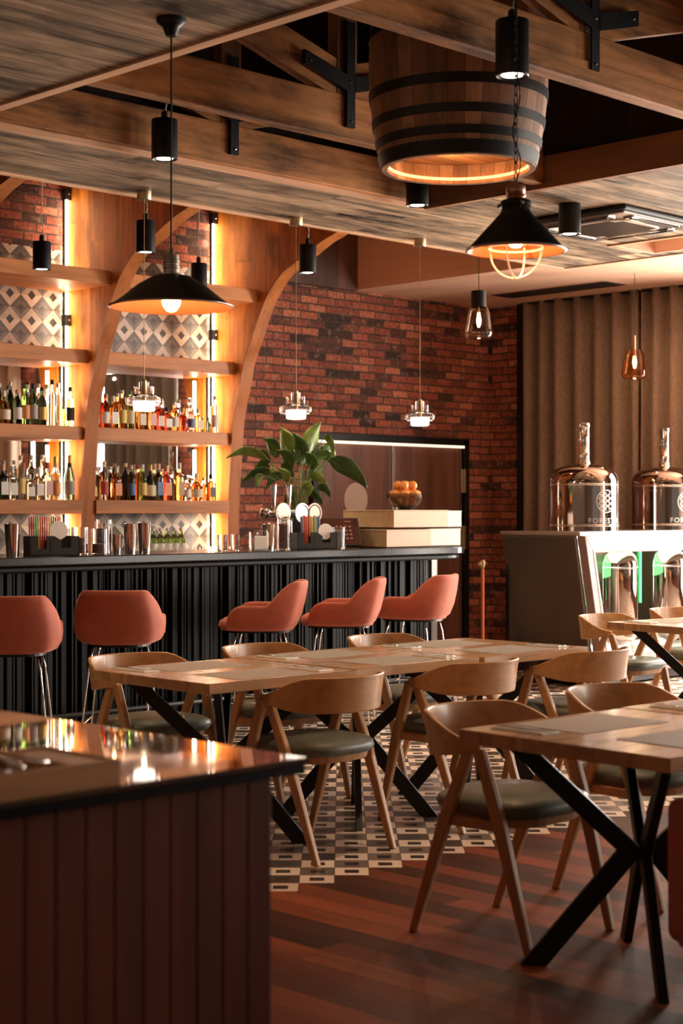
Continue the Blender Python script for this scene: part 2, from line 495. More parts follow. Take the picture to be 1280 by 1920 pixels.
f.box(5.55, 11.05, -3.08, -3.03, .4, .46).box(5.55, 11.05, -3.08, -3.03, 3.04, 3.1)
struct(f.make('window_5', M['black']))
# tan boxed soffit over the right end
struct(MB().box(11.15, 13.2, -3, 11.0, 3.55, HU).make('ceiling_soffit', M['peach'], bevel=.004))
struct(MB().box(10.64, 11.15, -3, 8.04, 3.62, 3.70).make('ceiling_strip', M['peach']))
# recess in the grey ceiling, lined with tan board
e = MB(); e.box(9.93, 10.5, 7.10, 7.13, HC, HC+.30).box(10.47, 10.5, 5, 7.1, HC, HC+.30).box(9.93, 9.96, 5, 7.1, HC, HC+.30).box(9.93, 10.5, 5, 7.13, HC+.30, HC+.33)
struct(e.make('ceiling_recess', M['peach']))
struct(MB().box(9.90, 9.935, 4.99, 7.13, HC-.012, HC+.02).make('trim_4', M['trimy']))
tag(MB().box(9.96, 10.47, 5.95, 6.45, HC+.02, HC+.26).make('ceiling_beam', M['darkbox'], bevel=.004), 'short dark timber beam inside the small ceiling recess beside the air conditioner', 'beam')
# dark brown panel above the bricks, left of the tan soffit
struct(MB().box(9.49, 11.15, 10.93, 10.995, 3.54, HU).make('trim_5', M['brownpanel']))
# upper ceiling over the bar
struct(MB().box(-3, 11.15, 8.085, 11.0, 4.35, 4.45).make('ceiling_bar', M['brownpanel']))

# ---- arched fins and shelves of the back bar
finp = [(10.985, 1.052), (10.77, 1.052), (10.77, 1.2), (10.765, 1.5), (10.73, 1.93), (10.69, 2.27), (10.62, 2.50), (10.555, 2.73), (10.475, 2.88), (10.355, 3.12), (10.24, 3.29), (10.07, 3.44), (9.84, 3.54), (9.60, 3.65), (9.41, 3.71), (9.05, 3.86), (8.6, 3.99), (8.12, 4.08), (8.12, 4.34), (10.985, 4.34)]
fcur = [finp[0], finp[1]]+[(p.x, p.y) for p in cr([(a, b, 0) for a, b in finp[2:18]], 4)]+finp[18:]
FX = (4.65, 6.24, 7.80, 9.36)
for k, x in enumerate(FX):
    lab = ('golden wood arched partition at the far left end of the back bar, mostly out of frame',
           'golden wood arched partition whose tip shows at the left edge under the ceiling',
           'golden wood arched partition between the two bottle bays, behind the wide black pendant',
           'golden wood arched partition at the right end of the bottle shelves, beside the brick wall')[k]
    if k == 0: continue
    t = thing('arched_partition', lab, 'partition', (x, 10.98, 0), 0, 'arched wooden partitions of the back bar')
    b = MB().prism([(a-10.98, c) for a, c in fcur], 0, 0.004, .126)
    o = b.make('side_panel', M['fin'], t)
    # darker front edge band following the arch
    b = MB(); R = []
    n = len(fcur)
    for i in range(1, n-2):
        y, z = fcur[i]
        R.append([(0, y-10.98-.012, z), (.13, y-10.98-.012, z), (.13, y-10.98+.012, z+.004), (0, y-10.98+.012, z+.004)])
    b.rings(R); b.make('front_edge', M['finedge'], t)
bays = ((4.78, 6.24), (6.37, 7.80), (7.93, 9.36))
bn = ('far left bay', 'left bay', 'right bay')
SH = ((1.525, .235), (2.115, .235), (2.725, .315), (3.325, .61))
sn = ('lowest', 'second lowest', 'second highest', 'highest')
for bi, (a, b_) in enumerate(bays):
    if bi == 0: continue
    for si, (z, dp) in enumerate(SH):
        o = MB().box(a+.002, b_-.002, 10.97-dp, 10.97, z-.11, z).make('shelf', M['shelf'], bevel=.004)
        tag(o, 'thick golden wood shelf, %s of four in the %s of the back bar' % (sn[si], bn[bi]), 'shelf', 'back bar shelves')
for bi, (a, b_) in enumerate(bays):
    if bi == 0: continue
    x0 = 7.274 if bi == 1 else 8.404
    m = mk_tile('diamond_tile_%d' % bi, x0)
    tl = MB().box(a, b_, 10.982, 10.998, 1.02, 1.415).box(a, b_, 10.982, 10.998, 2.64, 3.55)
    struct(tl.make('wall_tiles', m))
    mr = thing('wall_mirror', 'wide mirror behind the bottles in the %s of the back bar' % bn[bi], 'mirror', ((a+b_)/2, 10.975, 1.42), 0, 'back bar mirrors')
    hw = (b_-a)/2-.002
    MB().box(-hw, hw, -.004, .004, 0, 1.195).make('mirror_glass', M['mirror'], mr)
# led strips: one per bay, along the corner of the fin
for bi, x in enumerate((7.80, 9.36)):
    t = thing('led_strip', 'vertical warm white LED strip in the corner at the right of the %s' % bn[bi+1], 'light', (x-.035, 10.945, 0), 0, 'vertical LED strips of the back bar')
    lv = [(1.06, 1.41), (1.53, 2.00), (2.12, 2.61), (2.73, 3.21), (3.33, 3.98)]
    b = MB(); d = MB()
    for a, c in lv:
        b.box(.006, .030, -.014, .010, a+.005, c-.005); d.box(-.006, .006, -.010, .012, a, c)
    b.make('diffuser', M['led'], t); d.make('profile', M['black'], t)
    for a, c in lv:
        light('led_light', 'AREA', (x-.13, 10.86, (a+c)/2), 1.1*(c-a)/.5, (1, .80, .56), .03, (-PI/2, 0, PI*.17), c-a-.05)
        light('led_light', 'AREA', (x-.06, 10.80, (a+c)/2), .9*(c-a)/.5, (1, .84, .62), .03, (PI/2, 0, PI*.16), c-a-.05)
    for z, la in ((4.0, 'top'), (2.98, 'middle')):
        br = MB().box(-.02, .04, -.05, .01, -.045, .045).make('bracket', M['black'], t, (0, 0, z), bevel=.004)
        MB().sphere((.01, -.055, 0), .010, 10).make('screw', M['steel'], br)
# back counter behind the bar
cb = thing('back_counter', 'low dark counter along the wall behind the bar', 'counter', (6.3, 10.6, 0))
MB().box(-2.8, 3.05, -.26, .16, 1.01, 1.05).make('countertop', M['blacktop'], cb, bevel=.004)
MB().box(-2.8, 3.05, -.22, .16, 0, 1.01).make('cabinet_body', M['black'], cb)

# ---- the bar
bar = thing('bar_counter', 'long black bar counter with vertical slatted front and glossy top', 'bar', (6.2, 8.45, 0))
def bartop(z0, z1, o=0.):
    y0, y1, xr, r = -.40+o, .30, 3.36-o, .32
    pts = [(-3.4, y1), (-3.4, y0), (xr-r, y0)]
    for k in range(1, 10):
        a = -PI/2+PI/2*k/9; pts.append((xr-r+r*math.cos(a), y0+r+r*math.sin(a)))
    pts.append((xr, y1)); return pts, z0, z1
p, a, b_ = bartop(1.115, 1.17)
MB().prism(p, 2, a, b_).make('bar_top', M['blacktop'], bar, bevel=.008, segs=3)
p, a, b_ = bartop(1.075, 1.112, .03)
MB().prism(p, 2, a, b_).make('edge_moulding', M['blackgloss'], bar, bevel=.012, segs=3)
MB().box(-3.35, 3.02, -.10, .24, .02, 1.075).make('bar_body', M['black'], bar)
b = MB(); x = -3.3; rs = random.Random(3)
while x < 2.98:
    wd = rs.choice((.010, .014, .018, .024, .034)); dp = rs.choice((.02, .035, .05))
    b.box(x, x+wd, -.10-dp, -.09, .06, 1.08); x += wd+rs.choice((.006, .010, .016, .026))
# rounded end
for k in range(9):
    a = -PI/2+PI/2*(k+.5)/9; cx, cy = 3.0+.16*math.cos(a)-.0, .08+.16*math.sin(a)*1.1
    R = Matrix.Translation((cx, cy, 0)) @ Matrix.Rotation(a+PI/2, 4, 'Z')
    b.box(-.011, .011, -.03, .02, .06, 1.08, R)
b.make('slatted_front', M['blackgloss'], bar)
MB().box(3.03, 3.10, -.185, -.16, .06, 1.08).make('corner_strip', M['steel'], bar, bevel=.006)
fr = MB().tube([(-3.3, -.28, .20), (2.95, -.28, .20)], .016, 10).make('foot_rail', M['black'], bar, smooth=True)
b = MB()
for i in range(7): b.tube([(-3+i, -.28, .2), (-3+i, -.1, .2)], .010, 6)
b.make('rail_bracket', M['black'], fr)

# ---- kitchen door in the brick wall
dr = struct(bpy.data.objects.new('door_1', None)); COL.objects.link(dr); dr.location = (11.60, 10.99, 0)
b = MB(); b.box(-1.03, -.965, -.05, .02, 0, 2.16).box(1.12, 1.20, -.05, .02, 0, 2.16).box(-1.03, 1.20, -.05, .02, 2.10, 2.17)
b.make('door_frame', M['black'], dr, bevel=.004)
b = MB(); b.box(-.965, 1.12, -.055, -.03, 2.075, 2.10)
b.make('door_light_strip', emit('door_strip', (1, .84, .62), .8), dr)
for k, (a, c) in enumerate(((-.955, .055), (.10, 1.07))):
    lf = MB().box(a, c, -.03, -.005, .01, 2.07).make('door_leaf', M['doorwood'], dr, bevel=.003)
    if k == 0:
        MB().lathe([(.155, -.012), (.175, -.018), (.19, -.01), (.19, 0)], 40, (-.45, -.03, 1.545), Matrix.Rotation(PI/2, 3, 'X'), caps=False).make('porthole_rim', M['steel'], lf, smooth=True)
        MB().lathe([(.16, -.003), (.16, .003)], 40, (-.45, -.033, 1.545), Matrix.Rotation(PI/2, 3, 'X')).make('porthole_glass', plain('porthole_pane', (.72, .58, .48), .15, .2), lf)
MB().box(.055, .10, -.045, -.02, .01, 2.075).make('door_stop', M['brushed'], dr, bevel=.003)
MB().box(1.075, 1.095, -.05, -.02, .01, 2.075).make('door_jamb_strip', M['steel'], dr)
MB().box(-.965, -.945, -.05, -.02, .01, 2.075).make('door_jamb_strip', M['steel'], dr)
for z in (1.74, 1.16):
    MB().box(1.10, 1.135, -.075, -.04, z-.12, z+.12).make('hinge', M['brass'], dr, bevel=.004)

# ---- roof trusses in the opening
def strap_at(b, x, y):
    b.box(x-.035, x+.035, y-.014, y, -.18+3.66, 4.02)
for k, (y, lab) in enumerate(((4.53, 'nearest brown timber truss crossing the opening in front of the barrel'), (6.12, 'middle brown timber truss crossing the opening behind the barrel'), (7.055, 'farthest brown timber truss along the far edge of the ceiling opening'))):
    t = thing('roof_truss', lab, 'truss', (6.17, y, 3.42), 0, 'timber trusses in the ceiling opening')
    h = .235
    MB().box(-1.76, 1.68, .0, .085, 0, h).make('bottom_chord', M['beam'], t, bevel=.006)
    if k == 0: MB().box(-1.76, 1.68, -.012, .0, h*.0, h*.42).make('chord_board', M['beam'], t, bevel=.003)
    MB().box(-.075, .075, .005, .08, h, 1.3).make('king_post', M['beamz'], t, bevel=.005)
    for s in (-1, 1):
        b = MB(); b.prism([(s*.075, .215), (s*1.75, .215+.27*1.68), (s*1.75, .215+.27*1.68+.20), (s*.075, .215+.205)], 1, .01, .075)
        b.make('diagonal_brace', M['beam'], t, bevel=.004)
    sb = MB().box(-.030, .030, -.024, -.013 if k == 0 else 0., .06, .62).make('steel_strap', M['black'], t)
    for s in (-1, 1):
        b = MB(); b.prism([(s*.03, .25), (s*.34, .25+.085), (s*.34, .25+.085+.075), (s*.03, .335)], 1, -.026, -.002 if k else -.012)
        b.make('strap_arm', M['black'], sb)
    b = MB()
    for q in ((0, .09), (.30, .36), (-.30, .36), (0, .3)):
        b.sphere((q[0], -.026, q[1]), .007, 8)
    b.make('bolt', M['steel'], sb)
# steel angle brackets at the ends of the trusses
t = tag(MB().box(4.445, 4.60, 7.035, 7.05, 3.44, 3.50).make('angle_bracket', M['black']), 'small black steel bracket at the left end of the farthest truss', 'bracket', 'black end brackets')
t = tag(MB().box(4.445, 4.60, 6.10, 6.115, 3.46, 3.54).make('angle_bracket', M['black']), 'small black steel bracket at the left end of the middle truss', 'bracket', 'black end brackets')

# ---- air conditioner
ac = thing('air_conditioner', 'square ceiling cassette air conditioner with round slotted grille', 'air conditioner', (9.06, 6.51, HC))
MB().box(-.44, .44, -.44, .44, -.035, 0).make('frame', M['black'], ac, bevel=.02, segs=3)
MB().box(-.405, .405, -.405, .405, -.05, -.03).make('face_plate', M['acplate'], ac, bevel=.015, segs=3)
for k in range(4):
    R = Matrix.Rotation(k*PI/2, 4, 'Z')
    o = MB().box(-.27, .27, -.385, -.30, -.062, -.045, R).make('louvre', M['steel'], ac, bevel=.012, segs=3)
    MB().box(-.24, .24, -.355, -.33, -.066, -.058, R).make('louvre_slot', M['black'], o)
def sup(r, n=40, p=4.):
    out = []
    for i in range(n):
        a = 2*PI*i/n; c, s_ = math.cos(a), math.sin(a); k = (abs(c)**p+abs(s_)**p)**(-1/p)
        out.append((r*k*c, r*k*s_))
    return out
gp = MB().prism(sup(.285), 2, -.062, -.045).make('grille', M['greyfil'], ac, bevel=.008)
b = MB()
for i in range(24):
    x = -.25+i*.0217; L = .25 if abs(x) < .2 else .19
    b.box(x-.004, x+.004, -L, L, -.064, -.058)
b.make('grille_slots', M['black'], gp)
# slot diffuser in the tan soffit
df = thing('slot_diffuser', 'long black slot air diffuser set in the tan soffit near the curtains', 'vent', (12.45, 9.55, 3.55))
MB().box(-.17, .17, -.68, .68, -.012, 0).make('frame', M['steel'], df, bevel=.003)
b = MB()
for i in range(3): b.box(-.15+i*.103, -.055+i*.103, -.66, .66, -.016, -.01)
b.make('slots', M['black'], df)

# ---- curtains on the right wall
def curtain(y0, y1, seed, lab, zt=3.548, m='curtain'):
    rs = random.Random(seed); n = int((y1-y0)/.012); R0, R1 = [], []
    t = thing('curtain', lab, 'curtain', (13.06, (y0+y1)/2, 0), 0, 'floor length curtains on the right wall')
    ym = (y0+y1)/2
    ph = [rs.uniform(0, 6) for _ in range(4)]; f1 = rs.uniform(26, 31)
    grid = []
    for j in range(14):
        z = .02+(zt-.02)*j/13; row = []
        for i in range(n+1):
            y = y0+(y1-y0)*i/n
            k = 1.-.25*(j/13)
            a = math.sin(y*f1+ph[0]+.5*math.sin(y*5+ph[1])+.12*math.sin(z*2+ph[2]))
            x = -.075*k*(abs(a)**.8*(1 if a > 0 else -1))+.018*math.sin(y*9+ph[3]+z*.4)
            row.append((x, y-ym, z))
        grid.append(row)
    b = MB(); b.rings(grid, cyc=False, caps=False)
    b.make('cloth', M[m], t, smooth=True, solid=.006)
    MB().box(-.03, .03, y0-ym, y1-ym, zt-.02, zt).make('curtain_track', M['black'], t)
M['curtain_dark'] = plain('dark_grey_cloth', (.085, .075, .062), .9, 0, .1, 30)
curtain(9.03, 10.46, 1, 'grey brown pleated curtain nearest the brick corner')
curtain(7.43, 8.99, 2, 'grey brown pleated curtain behind the two brewing kettles')
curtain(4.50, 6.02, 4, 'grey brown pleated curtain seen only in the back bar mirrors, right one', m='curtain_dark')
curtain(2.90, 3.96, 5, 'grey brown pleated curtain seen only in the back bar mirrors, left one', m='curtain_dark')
curtain(1.58, 2.42, 6, 'grey brown pleated curtain beside the large window')
struct(MB().box(13.10, 13.2, 10.47, 10.56, 0, 3.55).make('trim_6', M['black']))

# ---- stanchion by the brick wall
st = thing('barrier_post', 'thin steel barrier post with brass cap near the brick corner', 'post', (10.05, 8.45, 0))
MB().lathe([(.13, 0), (.13, .012), (.02, .02)], 24).make('base', M['black'], st)
MB().lathe([(.014, .02), (.014, .98)], 12).make('pole', M['copper'], st)
c = MB().lathe([(.02, .98), (.024, 1.0), (.024, 1.03), (.012, 1.045)], 16); c.tube([(-.05, 0, 1.012), (.05, 0, 1.012)], .012, 8)
c.make('cap', M['brass'], st, smooth=True)

# ================================================================== LAMPS
def spot_lamp(lab, x, y, zb, d, h, cord_to=None, energy=22, grp='black cylinder spotlights'):
    t = thing('spotlight', lab, 'spotlight', (x, y, zb), 0, grp)
    r = d/2
    MB().lathe([(r*.86, .012), (r*.94, 0), (r, .004), (r, h-.004), (r*.97, h), (.001, h)], 36, caps=False).make('housing', M['black'], t, smooth='auto')
    MB().lathe([(r*.86, .010), (r*.62, .006), (r*.60, .03)], 32, caps=False).make('reflector_ring', M['brushed'], t, smooth=True)
    MB().lathe([(.001, .003), (r*.62, .003), (r*.62, .03), (.001, .03)], 24, caps=False).make('lens', M['spot'], t)
    if cord_to:
        MB().lathe([(.018, h), (.018, h+.04), (.008, h+.05)], 12).make('cord_grip', M['black'], t)
        zt = cord_to-zb
        MB().tube(cr([(0, 0, h+.03), (.012, 0, h+.10), (-.008, .0, h+.17), (0, 0, h+.30), (0, 0, max(zt, h+.35))], 5), .004, 6).make('cord', M['wire'], t)
    light('spot_light', 'SPOT', (x, y, zb-.01), energy, (1, .74, .46), .02, (0, 0, 0), spot=1.5, blend=.7)
    return t
spot_lamp('largest black cylinder spotlight, hanging in front of the barrel', 5.389, 4.369, 3.28, .142, .235, 4.75, 60)
spot_lamp('black cylinder spotlight hanging below the beams at upper left', 5.575, 6.93, 3.345, .142, .215, 4.75, 45)
spot_lamp('black cylinder spotlight just under the barrel rim, at the far corner of the opening', 7.605, 6.93, 3.36, .142, .22, 4.75, 50)
spot_lamp('black cylinder spotlight fixed flush to the grey ceiling beside the air conditioner', 8.40, 6.34, HC-.195, .142, .195, None, 50)
spot_lamp('small black spotlight over the bar, left of the wide black pendant cord', 6.57, 8.36, 3.11, .124, .205, 4.35, 40)
spot_lamp('small black spotlight over the bar, in front of the right arched partition', 8.04, 8.38, 3.13, .124, .20, 4.35, 40)
spot_lamp('small black spotlight in front of the left bay shelves at far left', 6.43, 9.32, 3.085, .124, .19, 4.35, 110)
spot_lamp('small black spotlight in front of the right bay beside its LED strip', 7.82, 9.32, 3.09, .124, .185, 4.35, 110)

def pendant(name, lab, x, y, z):
    return thing(name, lab, 'pendant lamp', (x, y, z))
# unseen ceiling spotlights, added to fill the room with warm light
for x, y in ((2.9, 6.6), (7.2, 2.6), (9.3, 4.8), (9.3, 2.4)):
    spot_lamp('unseen black cylinder spotlight added on the grey ceiling for fill light', x, y, HC-.195, .142, .195, None, 75, 'unseen spotlights added for fill light')

# wide black shade with a copper inside
t = pendant('pendant_lamp', 'wide black pendant lamp with copper inside and glowing bulb', 4.108, 5.064, 2.255)
R = .246
MB().lathe([(.05, .125), (.075, .12), (.135, .085), (.20, .032), (R, 0.0)], 56, caps=False).make('shade', M['black'], t, smooth=True)
MB().lathe([(.045, .119), (.073, .113), (.133, .079), (.198, .027), (R-.004, -.003)], 56, caps=False).make('shade_inside', M['copper'], t, smooth=True)
MB().lathe([(R-.004, -.004), (R+.003, -.002), (R+.003, .003), (R-.004, .003)], 56, caps=False).make('rim', M['nickel'], t, smooth=True)
MB().lathe([(.052, .122), (.052, .13), (.031, .134), (.031, .150), (.034, .153), (.034, .160), (.031, .163), (.031, .172), (.034, .175), (.034, .182), (.031, .185), (.030, .205), (.012, .208), (.010, .225), (.005, .235)], 28).make('socket', M['nickel'], t, smooth='auto')
MB().lathe([(.001, -.022), (.020, -.016), (.034, .004), (.038, .022), (.032, .045), (.018, .07), (.014, .12)], 28, caps=False).make('bulb', M['bulb'], t, smooth=True)
MB().tube([(0, 0, .23), (0, 0, 1.10)], .004, 8).make('cord', M['black'], t)
MB().lathe([(.008, 1.07), (.022, 1.075), (.03, 1.095), (.034, 1.11), (.06, 1.13), (.06, 1.145)], 28).make('ceiling_rose', M['black'], t, smooth='auto')
light('pendant_light', 'POINT', (4.108, 5.064, 2.20), 6, (1, .60, .30), .012)
# conical black lamp with a wire cage, on a chain
t = pendant('cage_pendant_lamp', 'black conical pendant lamp with wire cage hanging on a chain', 4.535, 3.66, 2.368)
R = .177
MB().lathe([(.048, .165), (.052, .14), (.058, .13), (R, 0.0)], 56, caps=False).make('shade', M['black'], t, smooth='auto')
MB().lathe([(.045, .163), (.050, .138), (.054, .126), (R-.006, -.002)], 56, caps=False).make('shade_inside', M['copper'], t, smooth='auto')
MB().lathe([(R-.005, -.004), (R+.003, -.002), (R+.003, .004), (R-.005, .003)], 56, caps=False).make('rim', M['nickel'], t, smooth=True)
MB().lathe([(.055, .158), (.055, .172), (.050, .178), (.001, .18)], 28, caps=False).make('collar', M['black'], t, smooth='auto')
MB().lathe([(.030, .178), (.036, .183), (.030, .189), (.036, .195), (.030, .201), (.034, .207), (.034, .23), (.026, .24), (.001, .243)], 28, caps=False).make('socket', plain('copper_socket', (.55, .30, .20), .3, 1.), t, smooth='auto')
for k in range(3):
    a = k*PI*2/3; MB().sphere((.06*math.cos(a), .06*math.sin(a), .162), .008, 10).make('screw', M['steel'], t)
b = MB(); rc = .096
for k in range(4):
    a = k*PI/4+.35; P = []
    for i in range(25):
        th = -PI/2-.25+(PI+.5)*i/24; rr = rc*math.sin(th) ; zz = .0-.098*math.cos(th)-.0
        P.append((rr*math.cos(a), rr*math.sin(a), zz+.0))
    if k % 2 == 0: b.tube(P, .0032, 6)
ring = [(rc*math.cos(2*PI*i/32), rc*math.sin(2*PI*i/32), .01) for i in range(33)]
b.tube(ring, .0032, 6)
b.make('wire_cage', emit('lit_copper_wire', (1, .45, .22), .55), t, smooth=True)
MB().lathe([(.001, .01), (.018, .014), (.03, .03), (.034, .05), (.028, .075), (.016, .10), (.014, .15)], 24, caps=False).make('bulb', M['bulb'], t, smooth=True)
# chain of real links
b = MB()
z = .245
for i in range(26):
    P = []
    for k in range(13):
        a = 2*PI*k/12; u, v = .0065*math.cos(a), .021*math.sin(a)
        P.append((u, 0, z+.018+v) if i % 2 else (0, u, z+.018+v))
    b.tube(P, .0022, 5); z += .034
b.make('chain', M['black'], t)
MB().tube(cr([(0, 0, .24), (.012, -.012, .32), (-.008, .008, .42), (.010, -.01, .55), (0, 0, .7), (.006, 0, 1.1)], 6), .0028, 6).make('cord', M['black'], t)
light('pendant_light', 'POINT', (4.535, 3.66, 2.33), 3, (1, .52, .25), .012)

# stacked glass pendants above the bar
def flower_lamp(x, lab, cordtop=HC):
    t = thing('glass_pendant_lamp', lab, 'pendant lamp', (x, 7.93, 2.05), 0, 'tiered glass pendants above the bar')
    MB().lathe([(.001, .002), (.058, .002), (.066, .008), (.070, .06), (.066, .064), (.001, .064)], 36, caps=False).make('inner_shade', M['milk'], t, smooth='auto')
    MB().lathe([(.073, .03), (.100, .034), (.112, .05), (.113, .078), (.104, .092), (.072, .094), (.072, .088), (.100, .086), (.107, .076), (.106, .052), (.097, .040), (.073, .036)], 40, caps=False).make('petal_shade', M['glass'], t, smooth='auto')
    MB().lathe([(.03, .094), (.062, .096), (.066, .102), (.066, .150), (.061, .150), (.061, .104), (.03, .100)], 36, caps=False).make('upper_glass', M['glass'], t, smooth='auto')
    MB().lathe([(.012, .10), (.032, .105), (.032, .18), (.026, .184), (.001, .184)], 24, caps=False).make('glass_stem', M['glass'], t, smooth='auto')
    MB().lathe([(.013, .066), (.013, .19), (.006, .20)], 14).make('lamp_holder', M['brass'], t)
    zt = cordtop-2.05
    MB().tube([(0, 0, .19), (0, 0, zt-.03)], .0024, 6).make('cord', M['brass'], t)
    MB().lathe([(.001, zt-.055), (.043, zt-.055), (.045, zt-.05), (.045, zt)], 28, caps=False).make('ceiling_rose', M['brass'], t, smooth='auto')
    light('pendant_light', 'POINT', (x, 7.93, 2.02), 1.6, (1, .70, .45), .012)
flower_lamp(7.50, 'tiered clear glass pendant lamp hanging just above the plant')
flower_lamp(8.73, 'tiered clear glass pendant lamp hanging in front of the bare brick wall')
flower_lamp(6.22, 'tiered clear glass pendant lamp hanging in front of the right bay bottles')

def amber_lamp(x, y, z, top, lab, black, gl):
    t = thing('amber_pendant_lamp', lab, 'pendant lamp', (x, y, z), 0)
    MB().lathe([(.001, -.155), (.085, -.155), (.105, -.145), (.118, -.115), (.112, -.07), (.085, .07), (.07, .10), (.055, .108),
                (.052, .106), (.067, .097), (.081, .068), (.108, -.07), (.114, -.114), (.101, -.141), (.083, -.150), (.001, -.150)], 48, caps=False).make('glass_shade', gl, t, smooth='auto')
    MB().lathe([(.001, -.115), (.05, -.112), (.055, -.10), (.052, -.098), (.048, -.108), (.001, -.110)], 24, caps=False).make('glass_foot', gl, t, smooth=True)
    MB().lathe([(.001, -.06), (.010, -.055), (.018, -.02), (.02, .0), (.014, .03), (.010, .06)], 20, caps=False).make('bulb', M['bulb'], t, smooth=True)
    if black:
        MB().lathe([(.062, .10), (.062, .235), (.001, .238)], 32, caps=False).make('cap', M['black'], t, smooth='auto')
        MB().tube([(0, 0, .05), (0, 0, .12)], .008, 8).make('lamp_holder', M['brass'], t)
    else:
        MB().tube([(0, 0, .05), (0, 0, .235)], .012, 10).make('lamp_holder', M['brass'], t)
    MB().tube([(0, 0, .23), (0, 0, top-z)], .0028, 6).make('cord', M['black'], t)
    light('pendant_light', 'POINT', (x, y, z-.2), 7, (1, .58, .3), .012)
amber_lamp(10.12, 8.55, 2.98, 4.35, 'smoked glass pendant lamp with a black cap, before the brick corner', True, glass('smoky_amber_glass', (.93, .80, .68), .02, 1.3))
amber_lamp(12.09, 8.41, 2.76, 3.55, 'amber glass pendant lamp glowing in front of the curtains', False, M['amberglass'])

# ---- wine barrel lampshade
t = thing('wine_barrel', 'large oak wine barrel with black hoops hung as a ceiling light', 'barrel', (6.14, 5.32, 3.135))
def br_(z): return .381+.064*(1-((z-.50)/.50)**2)
pr = [(br_(i*.0625), i*.0625) for i in range(17)]
pin = [(r-.028, z) for r, z in reversed(pr)]
MB().lathe(pr+[(pr[-1][0]-.028, 1.0)]+pin+[(pr[0][0]-.028, 0), pr[0]], 72, caps=False).make('staves', M['barrel'], t, smooth='auto')
for k, (a, c) in enumerate(((.006, .066), (.092, .132), (.19, .232), (.325, .372), (.63, .675), (.77, .81), (.87, .91), (.935, .995))):
    MB().lathe([(br_(a)+.001, a), (br_(a)+.005, a), (br_(c)+.005, c), (br_(c)+.001, c)], 72, caps=False).make('hoop', M['black'], t, smooth='auto')
MB().lathe([(.001, .10), (.36, .10), (.37, .13), (.001, .13)], 48, caps=False).make('barrel_head', wood('barrel_head', (.50, .24, .09), 0, .5, contrast=.4, plank=(1, .09), plen=3.), t)
MB().lathe([(.352, .018), (.345, .018), (.345, .032), (.353, .032)], 64, caps=False).make('led_ring', M['glow'], t, smooth='auto')
for a in (0, PI/2, PI, 1.5*PI):
    MB().tube([(.33*math.cos(a), .33*math.sin(a), .98), (.33*math.cos(a), .33*math.sin(a), 1.60)], .006, 6).make('hanging_cable', M['black'], t)
light('barrel_light', 'POINT', (6.14, 5.32, 3.18), 5, (1, .55, .25), .012)

# ================================================================== FURNITURE
def make_chair(lab):
    """local: sitter faces +Y"""
    t = thing('dining_chair', lab, 'chair', (0, 0, 0), 0, 'oak dining chairs with padded seats')
    zs = .66
    for sx in (-1, 1):
        for sy in (-1, 1):
            b = MB()
            foot = Vector((sx*.235, sy*.245, 0)); apex = Vector((sx*.252, .035+sy*.018, zs))
            mid = foot.lerp(apex, .62)+Vector((0, sy*.010, 0)); R = []
            for p, w_, t_ in ((foot, .030, .024), (mid, .050, .031), (apex, .040, .030)):
                R.append([(p.x-t_/2, p.y-w_/2, p.z), (p.x+t_/2, p.y-w_/2, p.z), (p.x+t_/2, p.y+w_/2, p.z), (p.x-t_/2, p.y+w_/2, p.z)])
            b.rings(R); b.make('leg', M['oak_leg'], t, bevel=.006, segs=2, smooth=False)
    # bent veneer band: backrest running into the arms
    n = 40; out, inn = [], []; rings = []
    for i in range(n+1):
        s = -1+2*i/n; a = s*math.radians(112)
        x = .268*math.sin(a) if abs(s) < .8 else .268*math.sin(a)
        y = -.245*math.cos(a)-.035
        u = max(0., 1-abs(s))
        k = min(1, u*1.75); k = k*k*(3-2*k)
        zb = .640-.030*k; zt = .678+.082*k
        nx, ny = math.sin(a), -math.cos(a)
        th = .0085; lean = .014*k
        r = []
        for zz, off, q in ((zb, -th, -.3), (zb, th, -.3), ((zb+zt)/2, th, .3), (zt, th*.9, 1), (zt, -th*.9, 1), ((zb+zt)/2, -th, .3)):
            r.append((x+nx*(off+lean*q), y+ny*(off+lean*q), zz))
        rings.append(r)
    MB().rings(rings).make('backrest', M['oak_chair'], t, bevel=.004, smooth='auto')
    # seat pad and frame
    def outline(r, yo, n=36):
        o = []
        for i in range(n):
            a = 2*PI*i/n; c, s_ = math.cos(a), math.sin(a); k = (abs(c)**3.2+abs(s_)**3.2)**(-1/3.2)
            o.append((r*k*c*(1+.05*s_), yo+r*.97*k*s_))
        return o
    R = []
    for z, r in ((.422, .205), (.428, .228), (.45, .238), (.470, .232), (.485, .205), (.492, .15), (.493, .08)):
        R.append([(x, y, z) for x, y in outline(r, .0)])
    MB().rings(R).make('seat_pad', M['seat'], t, smooth=True)
    b = MB(); b.rings([[(x, y, .395) for x, y in outline(.205, 0)], [(x, y, .428) for x, y in outline(.215, 0)]])
    b.make('seat_frame', M['oak_leg'], t, bevel=.004)
    for sx in (-1, 1): MB().bar((sx*.236, -.13, .405), (sx*.236, .15, .405), .034, .02, side=(0, 0, 1)).make('seat_rail', M['oak_leg'], t, bevel=.003)
    return t
first = make_chair('oak dining chair at the near side of the left table of the long row')
